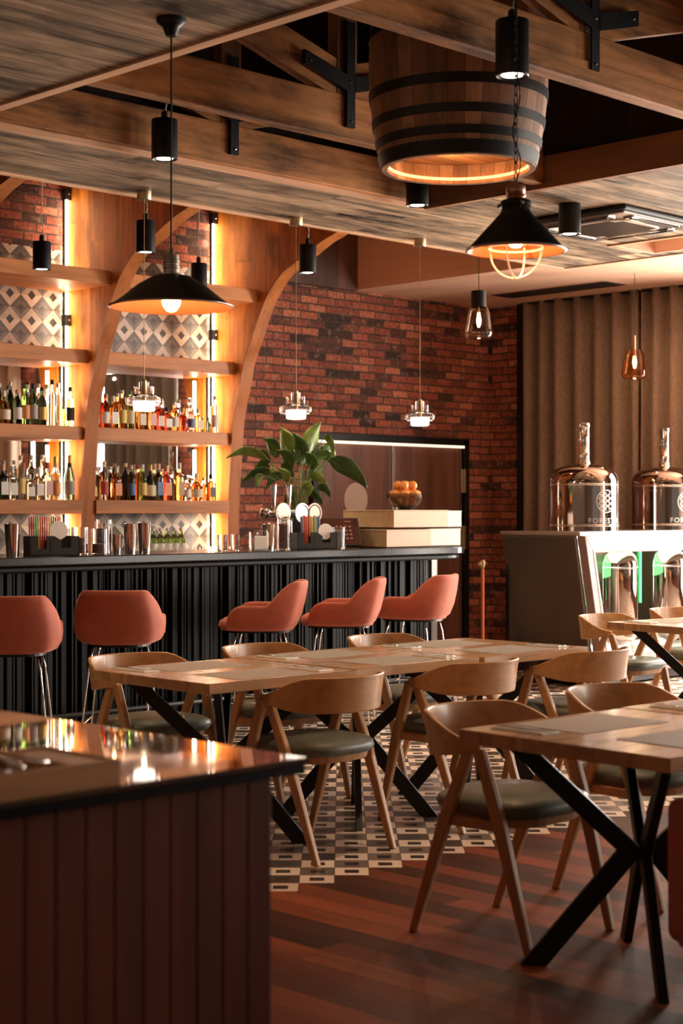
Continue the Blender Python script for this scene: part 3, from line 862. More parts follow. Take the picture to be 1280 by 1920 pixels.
chairs = [
    (4.84, 5.01, .04, None),
    (5.76, 5.02, .03, 'oak dining chair at the near side of the middle table of the long row'),
    (6.60, 4.99, .06, 'oak dining chair at the near side of the right end table of the long row'),
    (4.76, 6.00, PI, 'oak dining chair behind the left table of the row, its back below the bar stools'),
    (5.58, 6.00, PI+.03, 'oak dining chair behind the middle table, under the first side-on bar stool'),
    (6.47, 6.00, PI, 'oak dining chair behind the right table of the row, under the rightmost bar stools'),
    (4.39, 3.56, PI+.04, 'large oak dining chair in the foreground at the corner of the near right table'),
    (5.22, 3.58, PI-.05, 'oak dining chair behind the near right tables, half hidden by the tabletop'),
    (8.78, 6.18, PI+.05, 'oak dining chair at the distant right table, in front of the brewing counter'),
    (9.69, 6.25, PI, 'oak dining chair farthest right, only the tip of its back showing before the steel tanks'),
]
for i, (x, y, r, lab) in enumerate(chairs):
    o = first if i == 0 else copy_tree(first)
    o.location = (x, y, 0); o.rotation_euler = (0, 0, r)
    if lab: o['label'] = lab

def make_table(lab):
    t = thing('dining_table', lab, 'table', (0, 0, 0), 0, 'square oak restaurant tables')
    MB().box(-.412, .412, -.412, .412, .706, .75).make('tabletop', M['oak'], t, bevel=.003)
    for k, (a, b_) in enumerate((((-.27, .29), (.235, -.25)), ((.27, -.29), (-.235, .25)), ((.27, .29), (-.235, -.25)), ((-.27, -.29), (.235, .25)))):
        if k in (1, 3): pass
        b = MB()
        top = Vector((a[0], a[1], .70)); ft = Vector((b_[0], b_[1], .0))
        mid = Vector((0, 0, .37))
        sd = Vector((a[1], -a[0], 0)).normalized()
        # each leg is a bent flat bar: corner, hub, foot of the same side
        ft = Vector((a[0]*.87, a[1]*.87, 0))
        hub = Vector((a[0]*.10, a[1]*.10, .37))
        o_ = Vector((a[0], a[1], 0)).normalized()
        W, Th = .085, .030
        R = []
        for p in (top, hub, ft):
            wv = o_ if p is hub else o_
            ww = W
            R.append([p-o_*ww/2-sd*Th/2, p+o_*ww/2-sd*Th/2, p+o_*ww/2+sd*Th/2, p-o_*ww/2+sd*Th/2])
        b.rings(R); b.make('leg', M['black'], t, bevel=.003)
    MB().box(-.30, .30, -.31, .31, .698, .705).make('top_plate', M['black'], t)
    return t
tb = make_table('square oak table at the left end of the long row, sunlit corner toward the camera')
tabs = [(4.669, 5.395, -.03, None),
        (5.52, 5.42, -.01, 'square oak table in the middle of the long row'),
        (6.36, 5.405, .0, 'square oak table at the right end of the long row'),
        (4.33, 2.98, -.055, 'large looking square oak table in the right foreground'),
        (5.18, 2.96, -.03, 'square oak table beyond the foreground one, cut off by the right edge'),
        (8.70, 5.55, -.13, 'distant square oak table at right, in front of the brewing counter')]
TB = []
for i, (x, y, r, lab) in enumerate(tabs):
    o = tb if i == 0 else copy_tree(tb)
    o.location = (x, y, 0); o.rotation_euler = (0, 0, r)
    if lab: o['label'] = lab
    TB.append((x, y, r))
# placemats, napkins and cutlery
tn = ('left table of the long row', 'middle table of the long row', 'right table of the long row', 'foreground right table', 'table cut off by the right edge', 'distant right table')
for i, (x, y, r) in enumerate(TB):
    Rz = Matrix.Translation((x, y, .75)) @ Matrix.Rotation(r, 4, 'Z')
    for s, side in ((-1, 'near'), (1, 'far')):
        Mx = Rz @ Matrix.Rotation(0 if s < 0 else PI, 4, 'Z')
        if i == 3 and s < 0: pass
        o = MB().box(-.225, .205, -.37, -.07, .0, .0015).make('placemat', M['mat'], None)
        o.matrix_world = Mx
        tag(o, 'grey placemat on the %s side of the %s' % (side, tn[i]), 'placemat', 'grey placemats')
        o = MB()
        o.box(.245, .33, -.35, -.13, .0, .004).box(.25, .325, -.34, -.14, .004, .007)
        o = o.make('napkin', M['white'], None, bevel=.0015); o.matrix_world = Mx
        tag(o, 'white napkin on the %s side of the %s' % (side, tn[i]), 'napkin', 'white napkins')
        b = MB()
        b.bar((.268, -.34, .0095), (.268, -.22, .0095), .010, .003, .007, .003); b.bar((.268, -.22, .0095), (.268, -.175, .0095), .006, .003, .022, .002)
        for q in (-.008, -.003, .003, .008): b.bar((.268+q, -.175, .0095), (.268+q, -.13, .0095), .003, .002)
        o = b.make('fork', M['steel'], None); o.matrix_world = Mx
        tag(o, 'steel fork lying on the %s napkin of the %s' % (side, tn[i]), 'fork', 'forks')
        b = MB(); b.bar((.305, -.345, .0095), (.305, -.25, .0095), .013, .004, .012, .004); b.bar((.305, -.25, .0095), (.305, -.13, .0095), .018, .0015, .008, .001)
        o = b.make('knife', M['steel'], None); o.matrix_world = Mx
        tag(o, 'steel knife lying on the %s napkin of the %s' % (side, tn[i]), 'knife', 'knives')

# ---- bar stools
def make_stool(lab):
    """local: sitter faces +Y, seat on a wire frame"""
    t = thing('bar_stool', lab, 'stool', (0, 0, 0), 0, 'salmon velvet bar stools')
    zb0, za, zt = .698, .850, 1.000
    ctrl = [(.215, .19), (.238, .10), (.243, -.02), (.232, -.12), (.19, -.195), (.10, -.232), (0, -.24)]
    half = cr([(x, y, 0) for x, y in ctrl], 7)
    path = [Vector((p.x, p.y, 0)) for p in half]+[Vector((-p.x, p.y, 0)) for p in half[-2::-1]]
    n = len(path); L = [0.]
    for i in range(1, n): L.append(L[-1]+(path[i]-path[i-1]).length)
    tot = L[-1]; R = []
    for i, p in enumerate(path):
        tg = (path[min(i+1, n-1)]-path[max(i-1, 0)]).normalized(); no = Vector((tg.y, -tg.x, 0))
        if no.dot(p-Vector((0, 0, 0))) < 0: no = -no
        s = abs(2*L[i]/tot-1)          # 0 back .. 1 arm tip
        def ss(a, b, v): v = max(0, min(1, (v-a)/(b-a))); return v*v*(3-2*v)
        qq = max(0., min(1., (s-.33)/.25)); k = (1-qq**2.2)**1.4
        h = za+(zt-za)*k
        if s > .82:
            q = (s-.82)/.18; h = zb0+.03+(h-zb0-.03)*math.sqrt(max(0, 1-q*q))
        back = 1-ss(.30, .65, s)
        lean = .012+.055*back
        ring = []
        H = h-zb0
        prof = [(0., -.045, 0.), (.0, -.014, 0.), (.06, .0, .1), (.3, .004, .3), (.6, .004, .62), (.88, .0, .9), (.97, -.006, 1.), (1.0, -.017, 1.), (.97, -.030, 1.), (.85, -.036, .9), (.5, -.036, .5), (.2, -.036, .2)]
        for f, off, lf in prof:
            b0 = -.018*(1-min(1, f*4))
            v_ = p+no*(off+.014*lf+b0)+Vector((0, -.056*back*lf, zb0+H*f))
            if v_.z > za-.02: v_.x *= 1-.12*min(1., (v_.z-za+.02)/.12)*k
            ring.append(v_)
        R.append(ring)
    MB().rings(R).make('shell', M['velvet'], t, smooth=True)
    def pad(r, yo):
        o = []
        for i in range(36):
            a = 2*PI*i/36; c, s_ = math.cos(a), math.sin(a); k = (abs(c)**2.8+abs(s_)**2.8)**(-1/2.8)
            o.append((r*.90*k*c, yo+r*1.07*k*s_))
        return o
    R = [[(x, y, z) for x, y in pad(r, .018)] for z, r in ((.686, .19), (.690, .215), (.715, .228), (.745, .222), (.762, .195), (.770, .13), (.772, .05))]
    MB().rings(R).make('seat_cushion', M['velvet'], t, smooth=True)
    MB().prism(pad(.19, .01), 2, .674, .690).make('seat_base', M['black'], t)
    top = {}
    for sx in (-1, 1):
        for sy in (-1, 1):
            MB().tube([(sx*.13, sy*.13, .680), (sx*.15, sy*.15, .60), (sx*.215, sy*.215, .0)], .0058, 8).make('leg', M['chrome'], t, smooth=True)
    q = .193
    MB().tube([(-q, -q, .24), (q, -q, .24), (q, q, .24), (-q, q, .24), (-q, -q, .24)], .007, 8).make('footrest', M['chrome'], t, smooth=False)
    return t
s0 = make_stool('salmon velvet bar stool at the far left edge, seen from behind')
A = -PI/4
for i, (x, y, r, lab) in enumerate(((4.95, 7.43, A+.10, None), (5.71, 7.50, A+.0, 'salmon velvet bar stool seen squarely from behind, second from the left'),
        (6.97, 7.70, PI/4-.06, 'salmon velvet bar stool seen from the side, left of the three side-on ones'),
        (7.62, 7.63, PI/4-.10, 'salmon velvet bar stool seen from the side, between the two other side-on ones'),
        (8.44, 7.72, PI/4-.42, 'salmon velvet bar stool at the right end of the bar, showing its inner back'))):
    o = s0 if i == 0 else copy_tree(s0)
    o.location = (x, y, 0); o.rotation_euler = (0, 0, r)
    if lab: o['label'] = lab

# ---- pink upholstered armchair at the right edge
t = thing('armchair', 'pink velvet armchair at the right edge, under the foreground table', 'armchair', (4.355, 2.28, 0))
MB().box(-.33, .33, -.33, .38, .18, .42).make('seat_base', M['pinkvelvet'], t, bevel=.02, segs=4)
for s in (-1, 1): MB().box(s*.30-.06, s*.30+.06, -.33, .40, .20, .615).make('arm', M['pinkvelvet'], t, bevel=.035, segs=5)
MB().box(-.36, .36, -.42, -.28, .20, .82).make('backrest', M['pinkvelvet'], t, bevel=.04, segs=4, smooth=True)
MB().box(-.235, .235, -.27, .38, .42, .50).make('cushion', M['pinkvelvet'], t, bevel=.03, segs=4, smooth=True)
for sx in (-1, 1):
    for sy in (-1, 1): MB().lathe([(.012, 0), (.02, .18)], 12, (sx*.29, sy*.29+.02, 0)).make('leg', M['black'], t)

# ---- foreground counter
t = thing('service_counter', 'dark red planked counter with a glossy black glass top in the left foreground', 'counter', (1.0, 2.37, 0))
MB().box(-1.3, 1.28, 0, 4.2, .938, .95).make('glass_top', plain('black_glass', (.045, .028, .02), .035, 0, .1, Coat_Weight=1., IOR=1.9), t, bevel=.003)
MB().box(-1.3, 1.275, .008, 4.2, .918, .937).make('edge_band', M['blackgloss'], t, bevel=.002)
MB().box(-1.28, 1.20, .075, 4.15, .02, .918).make('body', M['black'], t)
b = MB(); x = 1.222; pw = .0655
k = 0
while x > -1.25:
    b.box(x-pw+.004, x, .052, .076, .0, .918); x -= pw; k += 1
b.make('plank_front', M['plankfront'], t, bevel=.002)
b = MB(); y = .056
while y < 4.1:
    b.box(1.199, 1.221, y+.024, y+.084, .0, .918); y += .0655
b.make('plank_side', M['plankfront'], t, bevel=.002)
# cutlery box on it
t = thing('cutlery_box', 'open wooden cutlery box on the black glass counter', 'box', (1.81, 2.375, .95), .0)
b = MB(); b.box(-.55, 0, 0, .010, 0, .048).box(-.55, 0, .225, .235, 0, .048).box(-.55, 0, .01, .225, 0, .006)
for x in (-.55, -.105, -.01): b.box(x, x+.010, .01, .225, 0, .048)
b.make('tray', M['traywood'], t, bevel=.0015)
MB().box(-.093, -.012, .012, .223, .03, .044).make('divider_lid', M['traywood'], t, bevel=.002)
rs = random.Random(5)
for i in range(12):
    x = 1.29+.034*i; kind = ('spoon', 'fork')[i % 2]
    b = MB(); z = .992+.005*(i % 3)
    b.bar((0, 0, 0), (0, .13, .0), .007, .003, .005, .003)
    if kind == 'spoon':
        b.sphere((0, -.012, 0), .017, 12, .45)
    else: b.bar((0, 0, 0), (0, -.035, .0), .008, .003, .022, .003)
    o = b.make(kind, M['copper'] if i < 6 and i % 2 == 0 else M['steel'], None, smooth=True)
    o.location = (x, 2.43+rs.uniform(-.01, .02), z); o.rotation_euler = (rs.uniform(-.15, .15), 0, rs.uniform(-.5, .5))
    tag(o, 'small %s lying in the cutlery box on the counter' % (('copper ' if i < 6 and i % 2 == 0 else 'steel ')+kind), kind, '%s in the cutlery box' % (('copper ' if i < 6 and i % 2 == 0 else 'steel ')+kind+'s'))

# ================================================================== BOTTLES
GL = {'clear': glass('bottle_clear', (.97, .97, .95), .03), 'amber': glass('bottle_amber', (.95, .48, .14), .04), 'red': glass('bottle_red', (.75, .10, .04), .04),
      'green': glass('bottle_green', (.32, .55, .12), .04), 'dark': glass('bottle_dark', (.035, .05, .03), .05), 'blue': glass('bottle_blue', (.72, .85, .98), .04),
      'pink': glass('bottle_pink', (.96, .60, .48), .04), 'brown': glass('bottle_brown', (.45, .14, .04), .04)}
CC = {'white': (.82, .80, .76), 'cream': (.78, .66, .48), 'black': (.015, .015, .015), 'orange': (.80, .30, .10), 'green': (.08, .25, .08), 'grey': (.42, .38, .36), 'silver': (.62, .60, .58),
      'gold': (.66, .42, .14), 'pink': (.78, .42, .38), 'yellow': (.82, .62, .18), 'red': (.55, .07, .05), 'blue': (.10, .18, .38), 'dark': (.06, .05, .05), 'wood': (.48, .26, .12), 'copper': (.66, .27, .14), 'clear': (.75, .73, .70)}
LM = {k: plain('label_'+k, v, .5, .5 if k in ('silver', 'gold', 'copper') else 0., .06, 60) for k, v in CC.items()}
def bprof(ty, h):
    if ty == 'wine': r = .037; return r, [(.001, .004), (r*.9, 0), (r, .006), (r, .60*h), (r*.88, .66*h), (r*.46, .76*h), (r*.36, .82*h), (r*.36, .93*h)], .36, .93
    if ty == 'tall': r = .036; return r, [(.001, .004), (r*.9, 0), (r, .008), (r, .66*h), (r*.80, .71*h), (r*.42, .76*h), (r*.38, .92*h)], .38, .92
    if ty == 'square': r = .041; return r, [(.001, .004), (r*.9, 0), (r, .008), (r, .60*h), (r*.93, .65*h), (r*.42, .72*h), (r*.38, .76*h), (r*.38, .86*h)], .38, .86
    if ty == 'round': r = .052; return r, [(.001, .004), (r*.8, 0), (r*.95, .012), (r, .25*h), (r*.97, .48*h), (r*.72, .62*h), (r*.34, .70*h), (r*.30, .86*h)], .30, .86
    if ty == 'champ': r = .043; return r, [(.001, .01), (r*.9, 0), (r, .008), (r, .48*h), (r*.86, .58*h), (r*.52, .72*h), (r*.36, .84*h), (r*.34, .90*h)], .34, .78
    r = .022; return r, [(.001, .003), (r*.9, 0), (r, .006), (r, .55*h), (r*.5, .72*h), (r*.42, .9*h)], .42, .90
BC = {}
def bottle(x, y, z, ty, gl, lb, cp, h, label, group):
    t = thing('bottle', label, 'bottle', (x, y, z), 0, group)
    key = (ty, gl, lb, cp, round(h, 2))
    if key in BC:
        for ch in BC[key].children:
            c = ch.copy(); COL.objects.link(c); c.parent = t
        return t
    r, pr, nr, nz = bprof(ty, h); sg = 4 if ty == 'square' else 28
    if ty == 'square':
        R = []
        for q, zz in pr:
            p_ = 5. if q > r*.6 else 2.; k = sup(q, 28, p_); R.append([(a, b_*.82 if q > r*.6 else b_, zz) for a, b_ in k])
        bb = MB().rings(R)
    else: bb = MB().lathe(pr, 28)
    bb.make('bottle_glass', GL[gl], t, smooth='auto')
    c = MB().lathe([(r*nr+.001, nz*h-.01), (r*nr*1.12, nz*h), (r*nr*1.12, h-.004), (r*nr, h)], 20)
    if ty == 'champ': c.lathe([(r*nr*1.02+.001, .72*h), (r*nr*1.0+.002, nz*h)], 20)
    c.make('cap', LM[cp], t, smooth='auto')
    if lb != 'none':
        b = MB(); R = []
        if ty == 'square':
            b.box(-r*.78, r*.78, -r*.83-.0015, -r*.80, .14*h, .50*h).make('label', LM[lb], t)
        else:
            z0, z1 = (.12*h, .42*h) if ty in ('champ', 'round') else (.14*h, .48*h)
            for k in range(13):
                a = -PI*.93+PI*1.1*k/12; co, si = math.cos(a), math.sin(a)
                R.append([((r+.0004)*co, (r+.0004)*si, z0), ((r+.0014)*co, (r+.0014)*si, z0), ((r+.0014)*co, (r+.0014)*si, z1), ((r+.0004)*co, (r+.0004)*si, z1)])
            b.rings(R).make('label', LM[lb], t)
    BC[key] = t
    return t
BOT = [
 (1, 2.115, 7.098, 10.800, 'round', 'amber', 'cream', 'white', 0.255, 0),
 (1, 2.115, 7.219, 10.895, 'wine', 'dark', 'none', 'silver', 0.335, 1),
 (1, 2.115, 7.220, 10.800, 'wine', 'dark', 'white', 'orange', 0.270, 0),
 (1, 2.115, 7.294, 10.800, 'tall', 'green', 'orange', 'green', 0.315, 0),
 (1, 2.115, 7.368, 10.800, 'wine', 'dark', 'grey', 'black', 0.325, 0),
 (1, 2.115, 7.484, 10.895, 'wine', 'clear', 'none', 'white', 0.335, 1),
 (1, 2.115, 7.454, 10.800, 'wine', 'dark', 'gold', 'black', 0.300, 0),
 (1, 2.115, 7.550, 10.800, 'tall', 'clear', 'none', 'black', 0.365, 0),
 (1, 2.115, 7.673, 10.895, 'tall', 'clear', 'gold', 'silver', 0.350, 1),
 (1, 2.115, 7.657, 10.800, 'small', 'green', 'none', 'green', 0.160, 0),
 (1, 2.115, 7.719, 10.800, 'tall', 'clear', 'dark', 'black', 0.315, 0),
 (1, 1.525, 7.088, 10.800, 'square', 'dark', 'white', 'pink', 0.275, 0),
 (1, 1.525, 7.173, 10.800, 'square', 'clear', 'white', 'white', 0.260, 0),
 (1, 1.525, 7.258, 10.895, 'tall', 'clear', 'none', 'white', 0.310, 1),
 (1, 1.525, 7.252, 10.800, 'tall', 'clear', 'yellow', 'cream', 0.345, 0),
 (1, 1.525, 7.331, 10.800, 'square', 'clear', 'white', 'white', 0.200, 0),
 (1, 1.525, 7.416, 10.800, 'square', 'clear', 'white', 'white', 0.250, 0),
 (1, 1.525, 7.501, 10.800, 'square', 'clear', 'pink', 'red', 0.300, 0),
 (1, 1.525, 7.519, 10.895, 'tall', 'clear', 'gold', 'white', 0.360, 1),
 (1, 1.525, 7.580, 10.800, 'tall', 'clear', 'orange', 'pink', 0.290, 0),
 (1, 1.525, 7.647, 10.895, 'champ', 'clear', 'gold', 'gold', 0.350, 1),
 (1, 1.525, 7.714, 10.800, 'champ', 'dark', 'grey', 'gold', 0.360, 0),
 (2, 2.115, 7.967, 10.800, 'wine', 'dark', 'cream', 'black', 0.240, 0),
 (2, 2.115, 8.091, 10.895, 'tall', 'clear', 'none', 'white', 0.290, 1),
 (2, 2.115, 8.068, 10.800, 'wine', 'red', 'white', 'red', 0.270, 0),
 (2, 2.115, 8.148, 10.800, 'square', 'amber', 'white', 'white', 0.265, 0),
 (2, 2.115, 8.265, 10.895, 'tall', 'amber', 'none', 'silver', 0.300, 1),
 (2, 2.115, 8.242, 10.800, 'wine', 'amber', 'yellow', 'silver', 0.320, 0),
 (2, 2.115, 8.325, 10.800, 'wine', 'green', 'cream', 'green', 0.315, 0),
 (2, 2.115, 8.465, 10.895, 'square', 'clear', 'cream', 'white', 0.280, 1),
 (2, 2.115, 8.436, 10.800, 'square', 'amber', 'cream', 'gold', 0.260, 0),
 (2, 2.115, 8.543, 10.800, 'square', 'amber', 'pink', 'white', 0.270, 0),
 (2, 2.115, 8.628, 10.800, 'square', 'red', 'cream', 'white', 0.240, 0),
 (2, 2.115, 8.739, 10.895, 'tall', 'clear', 'none', 'clear', 0.260, 1),
 (2, 2.115, 8.713, 10.800, 'square', 'red', 'white', 'black', 0.200, 0),
 (2, 2.115, 8.793, 10.800, 'wine', 'amber', 'white', 'silver', 0.245, 0),
 (2, 2.115, 8.884, 10.800, 'round', 'red', 'none', 'gold', 0.200, 0),
 (2, 2.115, 8.974, 10.800, 'tall', 'blue', 'blue', 'white', 0.230, 0),
 (2, 2.115, 9.044, 10.895, 'tall', 'clear', 'none', 'cream', 0.290, 1),
 (2, 2.115, 9.055, 10.800, 'square', 'amber', 'cream', 'cream', 0.200, 0),
 (2, 2.115, 9.169, 10.800, 'small', 'dark', 'none', 'black', 0.130, 0),
 (2, 2.115, 9.241, 10.800, 'tall', 'pink', 'white', 'white', 0.320, 0),
 (2, 1.525, 7.940, 10.800, 'wine', 'amber', 'yellow', 'cream', 0.220, 0),
 (2, 1.525, 8.058, 10.895, 'tall', 'clear', 'none', 'white', 0.270, 1),
 (2, 1.525, 8.058, 10.800, 'tall', 'clear', 'red', 'gold', 0.320, 0),
 (2, 1.525, 8.194, 10.895, 'wine', 'clear', 'none', 'clear', 0.280, 1),
 (2, 1.525, 8.182, 10.800, 'square', 'amber', 'orange', 'cream', 0.275, 0),
 (2, 1.525, 8.348, 10.895, 'wine', 'dark', 'none', 'cream', 0.310, 1),
 (2, 1.525, 8.336, 10.800, 'wine', 'dark', 'blue', 'cream', 0.290, 0),
 (2, 1.525, 8.482, 10.895, 'wine', 'amber', 'none', 'red', 0.290, 1),
 (2, 1.525, 8.453, 10.800, 'wine', 'green', 'yellow', 'white', 0.300, 0),
 (2, 1.525, 8.535, 10.800, 'champ', 'dark', 'cream', 'gold', 0.300, 0),
 (2, 1.525, 8.622, 10.800, 'square', 'dark', 'blue', 'pink', 0.310, 0),
 (2, 1.525, 8.733, 10.895, 'wine', 'amber', 'none', 'cream', 0.270, 1),
 (2, 1.525, 8.709, 10.800, 'square', 'red', 'orange', 'copper', 0.295, 0),
 (2, 1.525, 8.844, 10.895, 'tall', 'clear', 'none', 'cream', 0.250, 1),
 (2, 1.525, 8.848, 10.800, 'square', 'amber', 'wood', 'cream', 0.320, 0),
 (2, 1.525, 8.930, 10.800, 'tall', 'clear', 'white', 'white', 0.200, 0),
 (2, 1.525, 9.037, 10.800, 'round', 'brown', 'cream', 'cream', 0.235, 0),
 (2, 1.525, 9.201, 10.895, 'tall', 'clear', 'none', 'gold', 0.200, 1),
 (2, 1.525, 9.199, 10.800, 'square', 'brown', 'dark', 'black', 0.230, 0),
]

ORD = ('first', 'second', 'third', 'fourth', 'fifth', 'sixth', 'seventh', 'eighth', 'ninth', 'tenth', 'eleventh', 'twelfth', 'thirteenth', 'fourteenth', 'fifteenth', 'sixteenth', 'seventeenth', 'eighteenth')
cnt = {}
TN = {'wine': 'slim shouldered', 'tall': 'tall straight', 'square': 'square', 'round': 'squat round', 'champ': 'tapered sparkling wine', 'small': 'little'}
for bay, z, x, y, ty, gl, lb, cp, h, row in BOT:
    k = (bay, z, row); n = cnt.get(k, 0); cnt[k] = n+1
    lab = '%s %s bottle%s and %s top, %s from left in the %s row, %s shelf of the %s bay' % (TN[ty], {'dark': 'dark green'}.get(gl, gl), '' if lb == 'none' else ' with %s label' % {'dark': 'dark', 'wood': 'brown'}.get(lb, lb), cp, ORD[n], ('front', 'back')[row], 'upper bottle' if z > 2 else 'lower bottle', ('', 'left', 'right')[bay])
    lab = lab.replace('bottle and', 'bottle with')
    w_ = lab.split()
    if len(w_) > 16:
        lab = '%s bottle%s, %s from left, %s row, %s shelf, %s bay' % ({'dark': 'dark green'}.get(gl, gl), '' if lb == 'none' else ' with %s label' % lb, ORD[n], ('front', 'back')[row], 'upper' if z > 2 else 'lower', ('', 'left', 'right')[bay])
    bottle(x, y, z, ty, gl, lb, cp, h, lab, 'bottles on the %s bottle shelf of the %s bay' % ('upper' if z > 2 else 'lower', ('', 'left', 'right')[bay]))
# back counter: green bottles with white tops, glasses standing in a row
for i, x in enumerate((8.425, 8.50, 8.575, 8.65, 8.72)):
    bottle(x, 10.62, 1.05, 'wine', 'green', 'white', 'white', .245, 'small green bottle with a white top on the back counter, %s of five from left' % ORD[i], 'green bottles on the back counter')
def tumbler(x, y, z, r, h, lab, grp, m=None, name='glass', cat='glass', fill=None, fh=.6, taper=1.):
    t = thing(name, lab, cat, (x, y, z), 0, grp)
    MB().lathe([(.001, .0), (r*taper, 0), (r, h), (r-.003, h), (r*taper-.003, .008), (.001, .008)], 28, caps=False).make('glass_wall', m or M['glass'], t, smooth='auto')
    if fill is not None:
        MB().lathe([(.001, .010), (r*taper-.006, .010), (r*taper*.5+r*.5-.006, fh*h), (.001, fh*h*1.04)], 22, caps=False).make('contents', fill, t, smooth='auto')
    return t
for i in range(12):
    x = 8.30+i*.084
    tumbler(x, 10.44+.03*(i % 2), 1.05, .034, .085, 'small upturned drinking glass on the back counter below the right bay', 'small glasses on the back counter', taper=.85)

# ================================================================== THINGS ON THE BAR
ZB = 1.17
def shaker(x, y, r, h, lab, m=None):
    t = thing('cocktail_shaker', lab, 'shaker', (x, y, ZB), 0, 'steel cocktail shakers on the bar')
    MB().lathe([(.001, 0), (r*.74, 0), (r*.76, .006), (r, h-.004), (r*1.03, h), (r*.97, h), (r*.72, .008), (.001, .008)], 32, caps=False).make('tin', m or M['steel'], t, smooth='auto')
    return t
shaker(5.45, 8.20, .048, .195, 'tall steel shaker tin at the far left end of the bar')
shaker(5.535, 8.30, .036, .13, 'short steel cup beside the far left shaker tin')
shaker(6.235, 8.22, .030, .125, 'narrow steel jigger cup between the glass jars and the shaker tins')
shaker(6.32, 8.20, .043, .19, 'steel shaker tin, left one of the pair right of the glass jars')
shaker(6.45, 8.22, .045, .195, 'steel shaker tin, right one of the pair right of the glass jars')
shaker(7.50, 8.20, .046, .18, 'steel shaker tin beside the white card, below the beer taps')
for i, (x, y, r, h) in enumerate(((5.84, 8.26, .052, .165), (5.965, 8.24, .052, .17), (6.07, 8.18, .05, .16))):
    tumbler(x, y, ZB, r, h, ('glass jar of dried fruit next to the black napkin caddy', 'glass jar of dried fruit in the middle of three', 'glass jar of dried fruit with a dark slice, right of three')[i], 'glass jars of dried fruit', fill=M['dried'], fh=(.55, .62, .42)[i], name='glass_jar', cat='jar')
tumbler(6.175, 8.28, ZB, .052, .215, 'tallest glass jar of dark dried slices with wire clip', None, fill=M['dried'], fh=.75, name='glass_jar', cat='jar')
tumbler(7.17, 8.30, ZB, .036, .11, 'short clear drinking glass right of the back counter glasses, left one', None, taper=.85)
tumbler(7.26, 8.27, ZB, .034, .11, 'short clear drinking glass beside the first, right one', None, taper=.85)
tumbler(7.40, 8.24, ZB, .036, .125, 'clear drinking glass behind the white card', None, taper=.9)
tumbler(7.595, 8.25, ZB, .040, .19, 'glass of orange dried slices under the beer taps', None, fill=plain('dried_orange', (.55, .20, .05), .5, 0, .6, 50), fh=.85, name='glass_jar', cat='jar')
tumbler(7.68, 8.24, ZB, .046, .21, 'tall glass jar of dark slices under the middle beer tap', None, fill=M['dried'], fh=.85, name='glass_jar', cat='jar')
tumbler(8.11, 8.14, ZB, .048, .155, 'tall clear glass between the right caddy and the till', None, taper=.92)
t = thing('table_card', 'small white card in a stand on the bar below the plant', 'card', (7.385, 8.15, ZB), -.5)
MB().box(-.045, .045, -.006, .006, .0, .10).make('card', M['white'], t, bevel=.002)
MB().box(-.055, .055, -.025, .025, 0, .012).make('card_base', M['glass'], t)
def caddy(x, y, rz, lab, straws, disc):
    t = thing('bar_caddy', lab, 'caddy', (x, y, ZB), rz, 'black bar caddies')
    b = MB(); W, D, H = .15, .075, .12
    b.box(-W, W, -D, D, 0, .012).box(-W, W, D-.006, D, 0, H).box(-W, -W+.006, -D, D, 0, H).box(W-.006, W, -D, D, 0, H)
    b.box(-.03, -.024, -D, D, 0, H*.8)
    # front wall with two notches
    b.prism([(-W, 0), (W, 0), (W, H), (.10, H), (.10, .05), (.04, .05), (.04, H*.78), (.0, H), (-.05, H), (-.05, .045), (-.10, .045), (-.10, H), (-W, H)], 1, -D, -D+.006)
    b.make('tray', M['rubber'], t)
    k = 0
    for x_, c in straws:
        for j in range(2):
            o = MB().tube([(x_+.004*j, .02+.022*j, .012), (x_+.006*j, .03+.022*j, .225+.006*(k % 3))], .0052, 8).make('drinking_straw', c, None)
            o.parent = None; o.matrix_world = Matrix.Translation((x, y, ZB)) @ Matrix.Rotation(rz, 4, 'Z')
            k += 1
            tag(o, 'coloured paper drinking straw standing in the %s bar caddy' % ('left' if x < 7 else 'right'), 'straw', 'straws in the %s caddy' % ('left' if x < 7 else 'right'))
    o = MB().lathe([(.001, -.003), (.055, -.003), (.055, .003), (.001, .003)], 36, disc, Matrix.Rotation(PI/2, 3, 'X')).make('coaster', M['white'], None, bevel=.0008)
    o.matrix_world = Matrix.Translation((x, y, ZB)) @ Matrix.Rotation(rz, 4, 'Z')
    tag(o, 'round white paper coaster standing in the %s bar caddy' % ('left' if x < 7 else 'right'), 'coaster')
    return t
SC = {k: plain('straw_'+k, v, .4, 0, .02) for k, v in {'red': (.62, .06, .05), 'green': (.16, .36, .10), 'yellow': (.75, .55, .14), 'blue': (.07, .18, .36), 'orange': (.78, .20, .06), 'pink': (.65, .16, .22)}.items()}
caddy(5.69, 8.15, -.33, 'black plastic bar caddy at left, holding straws and a white coaster', [(-.125+.0135*i, SC[c]) for i, c in enumerate(('pink', 'red', 'green', 'green', 'yellow', 'orange', 'red', 'red', 'orange', 'yellow', 'green', 'green', 'red', 'pink', 'yellow'))], (.03, -.055, .155))
caddy(7.90, 8.18, -.35, 'black plastic bar caddy right of the beer taps, holding straws', [(-.075+.0135*i, SC[c]) for i, c in enumerate(('blue', 'orange', 'red', 'orange', 'red', 'yellow', 'yellow', 'green', 'yellow', 'blue', 'blue'))], (.075, -.045, .125))
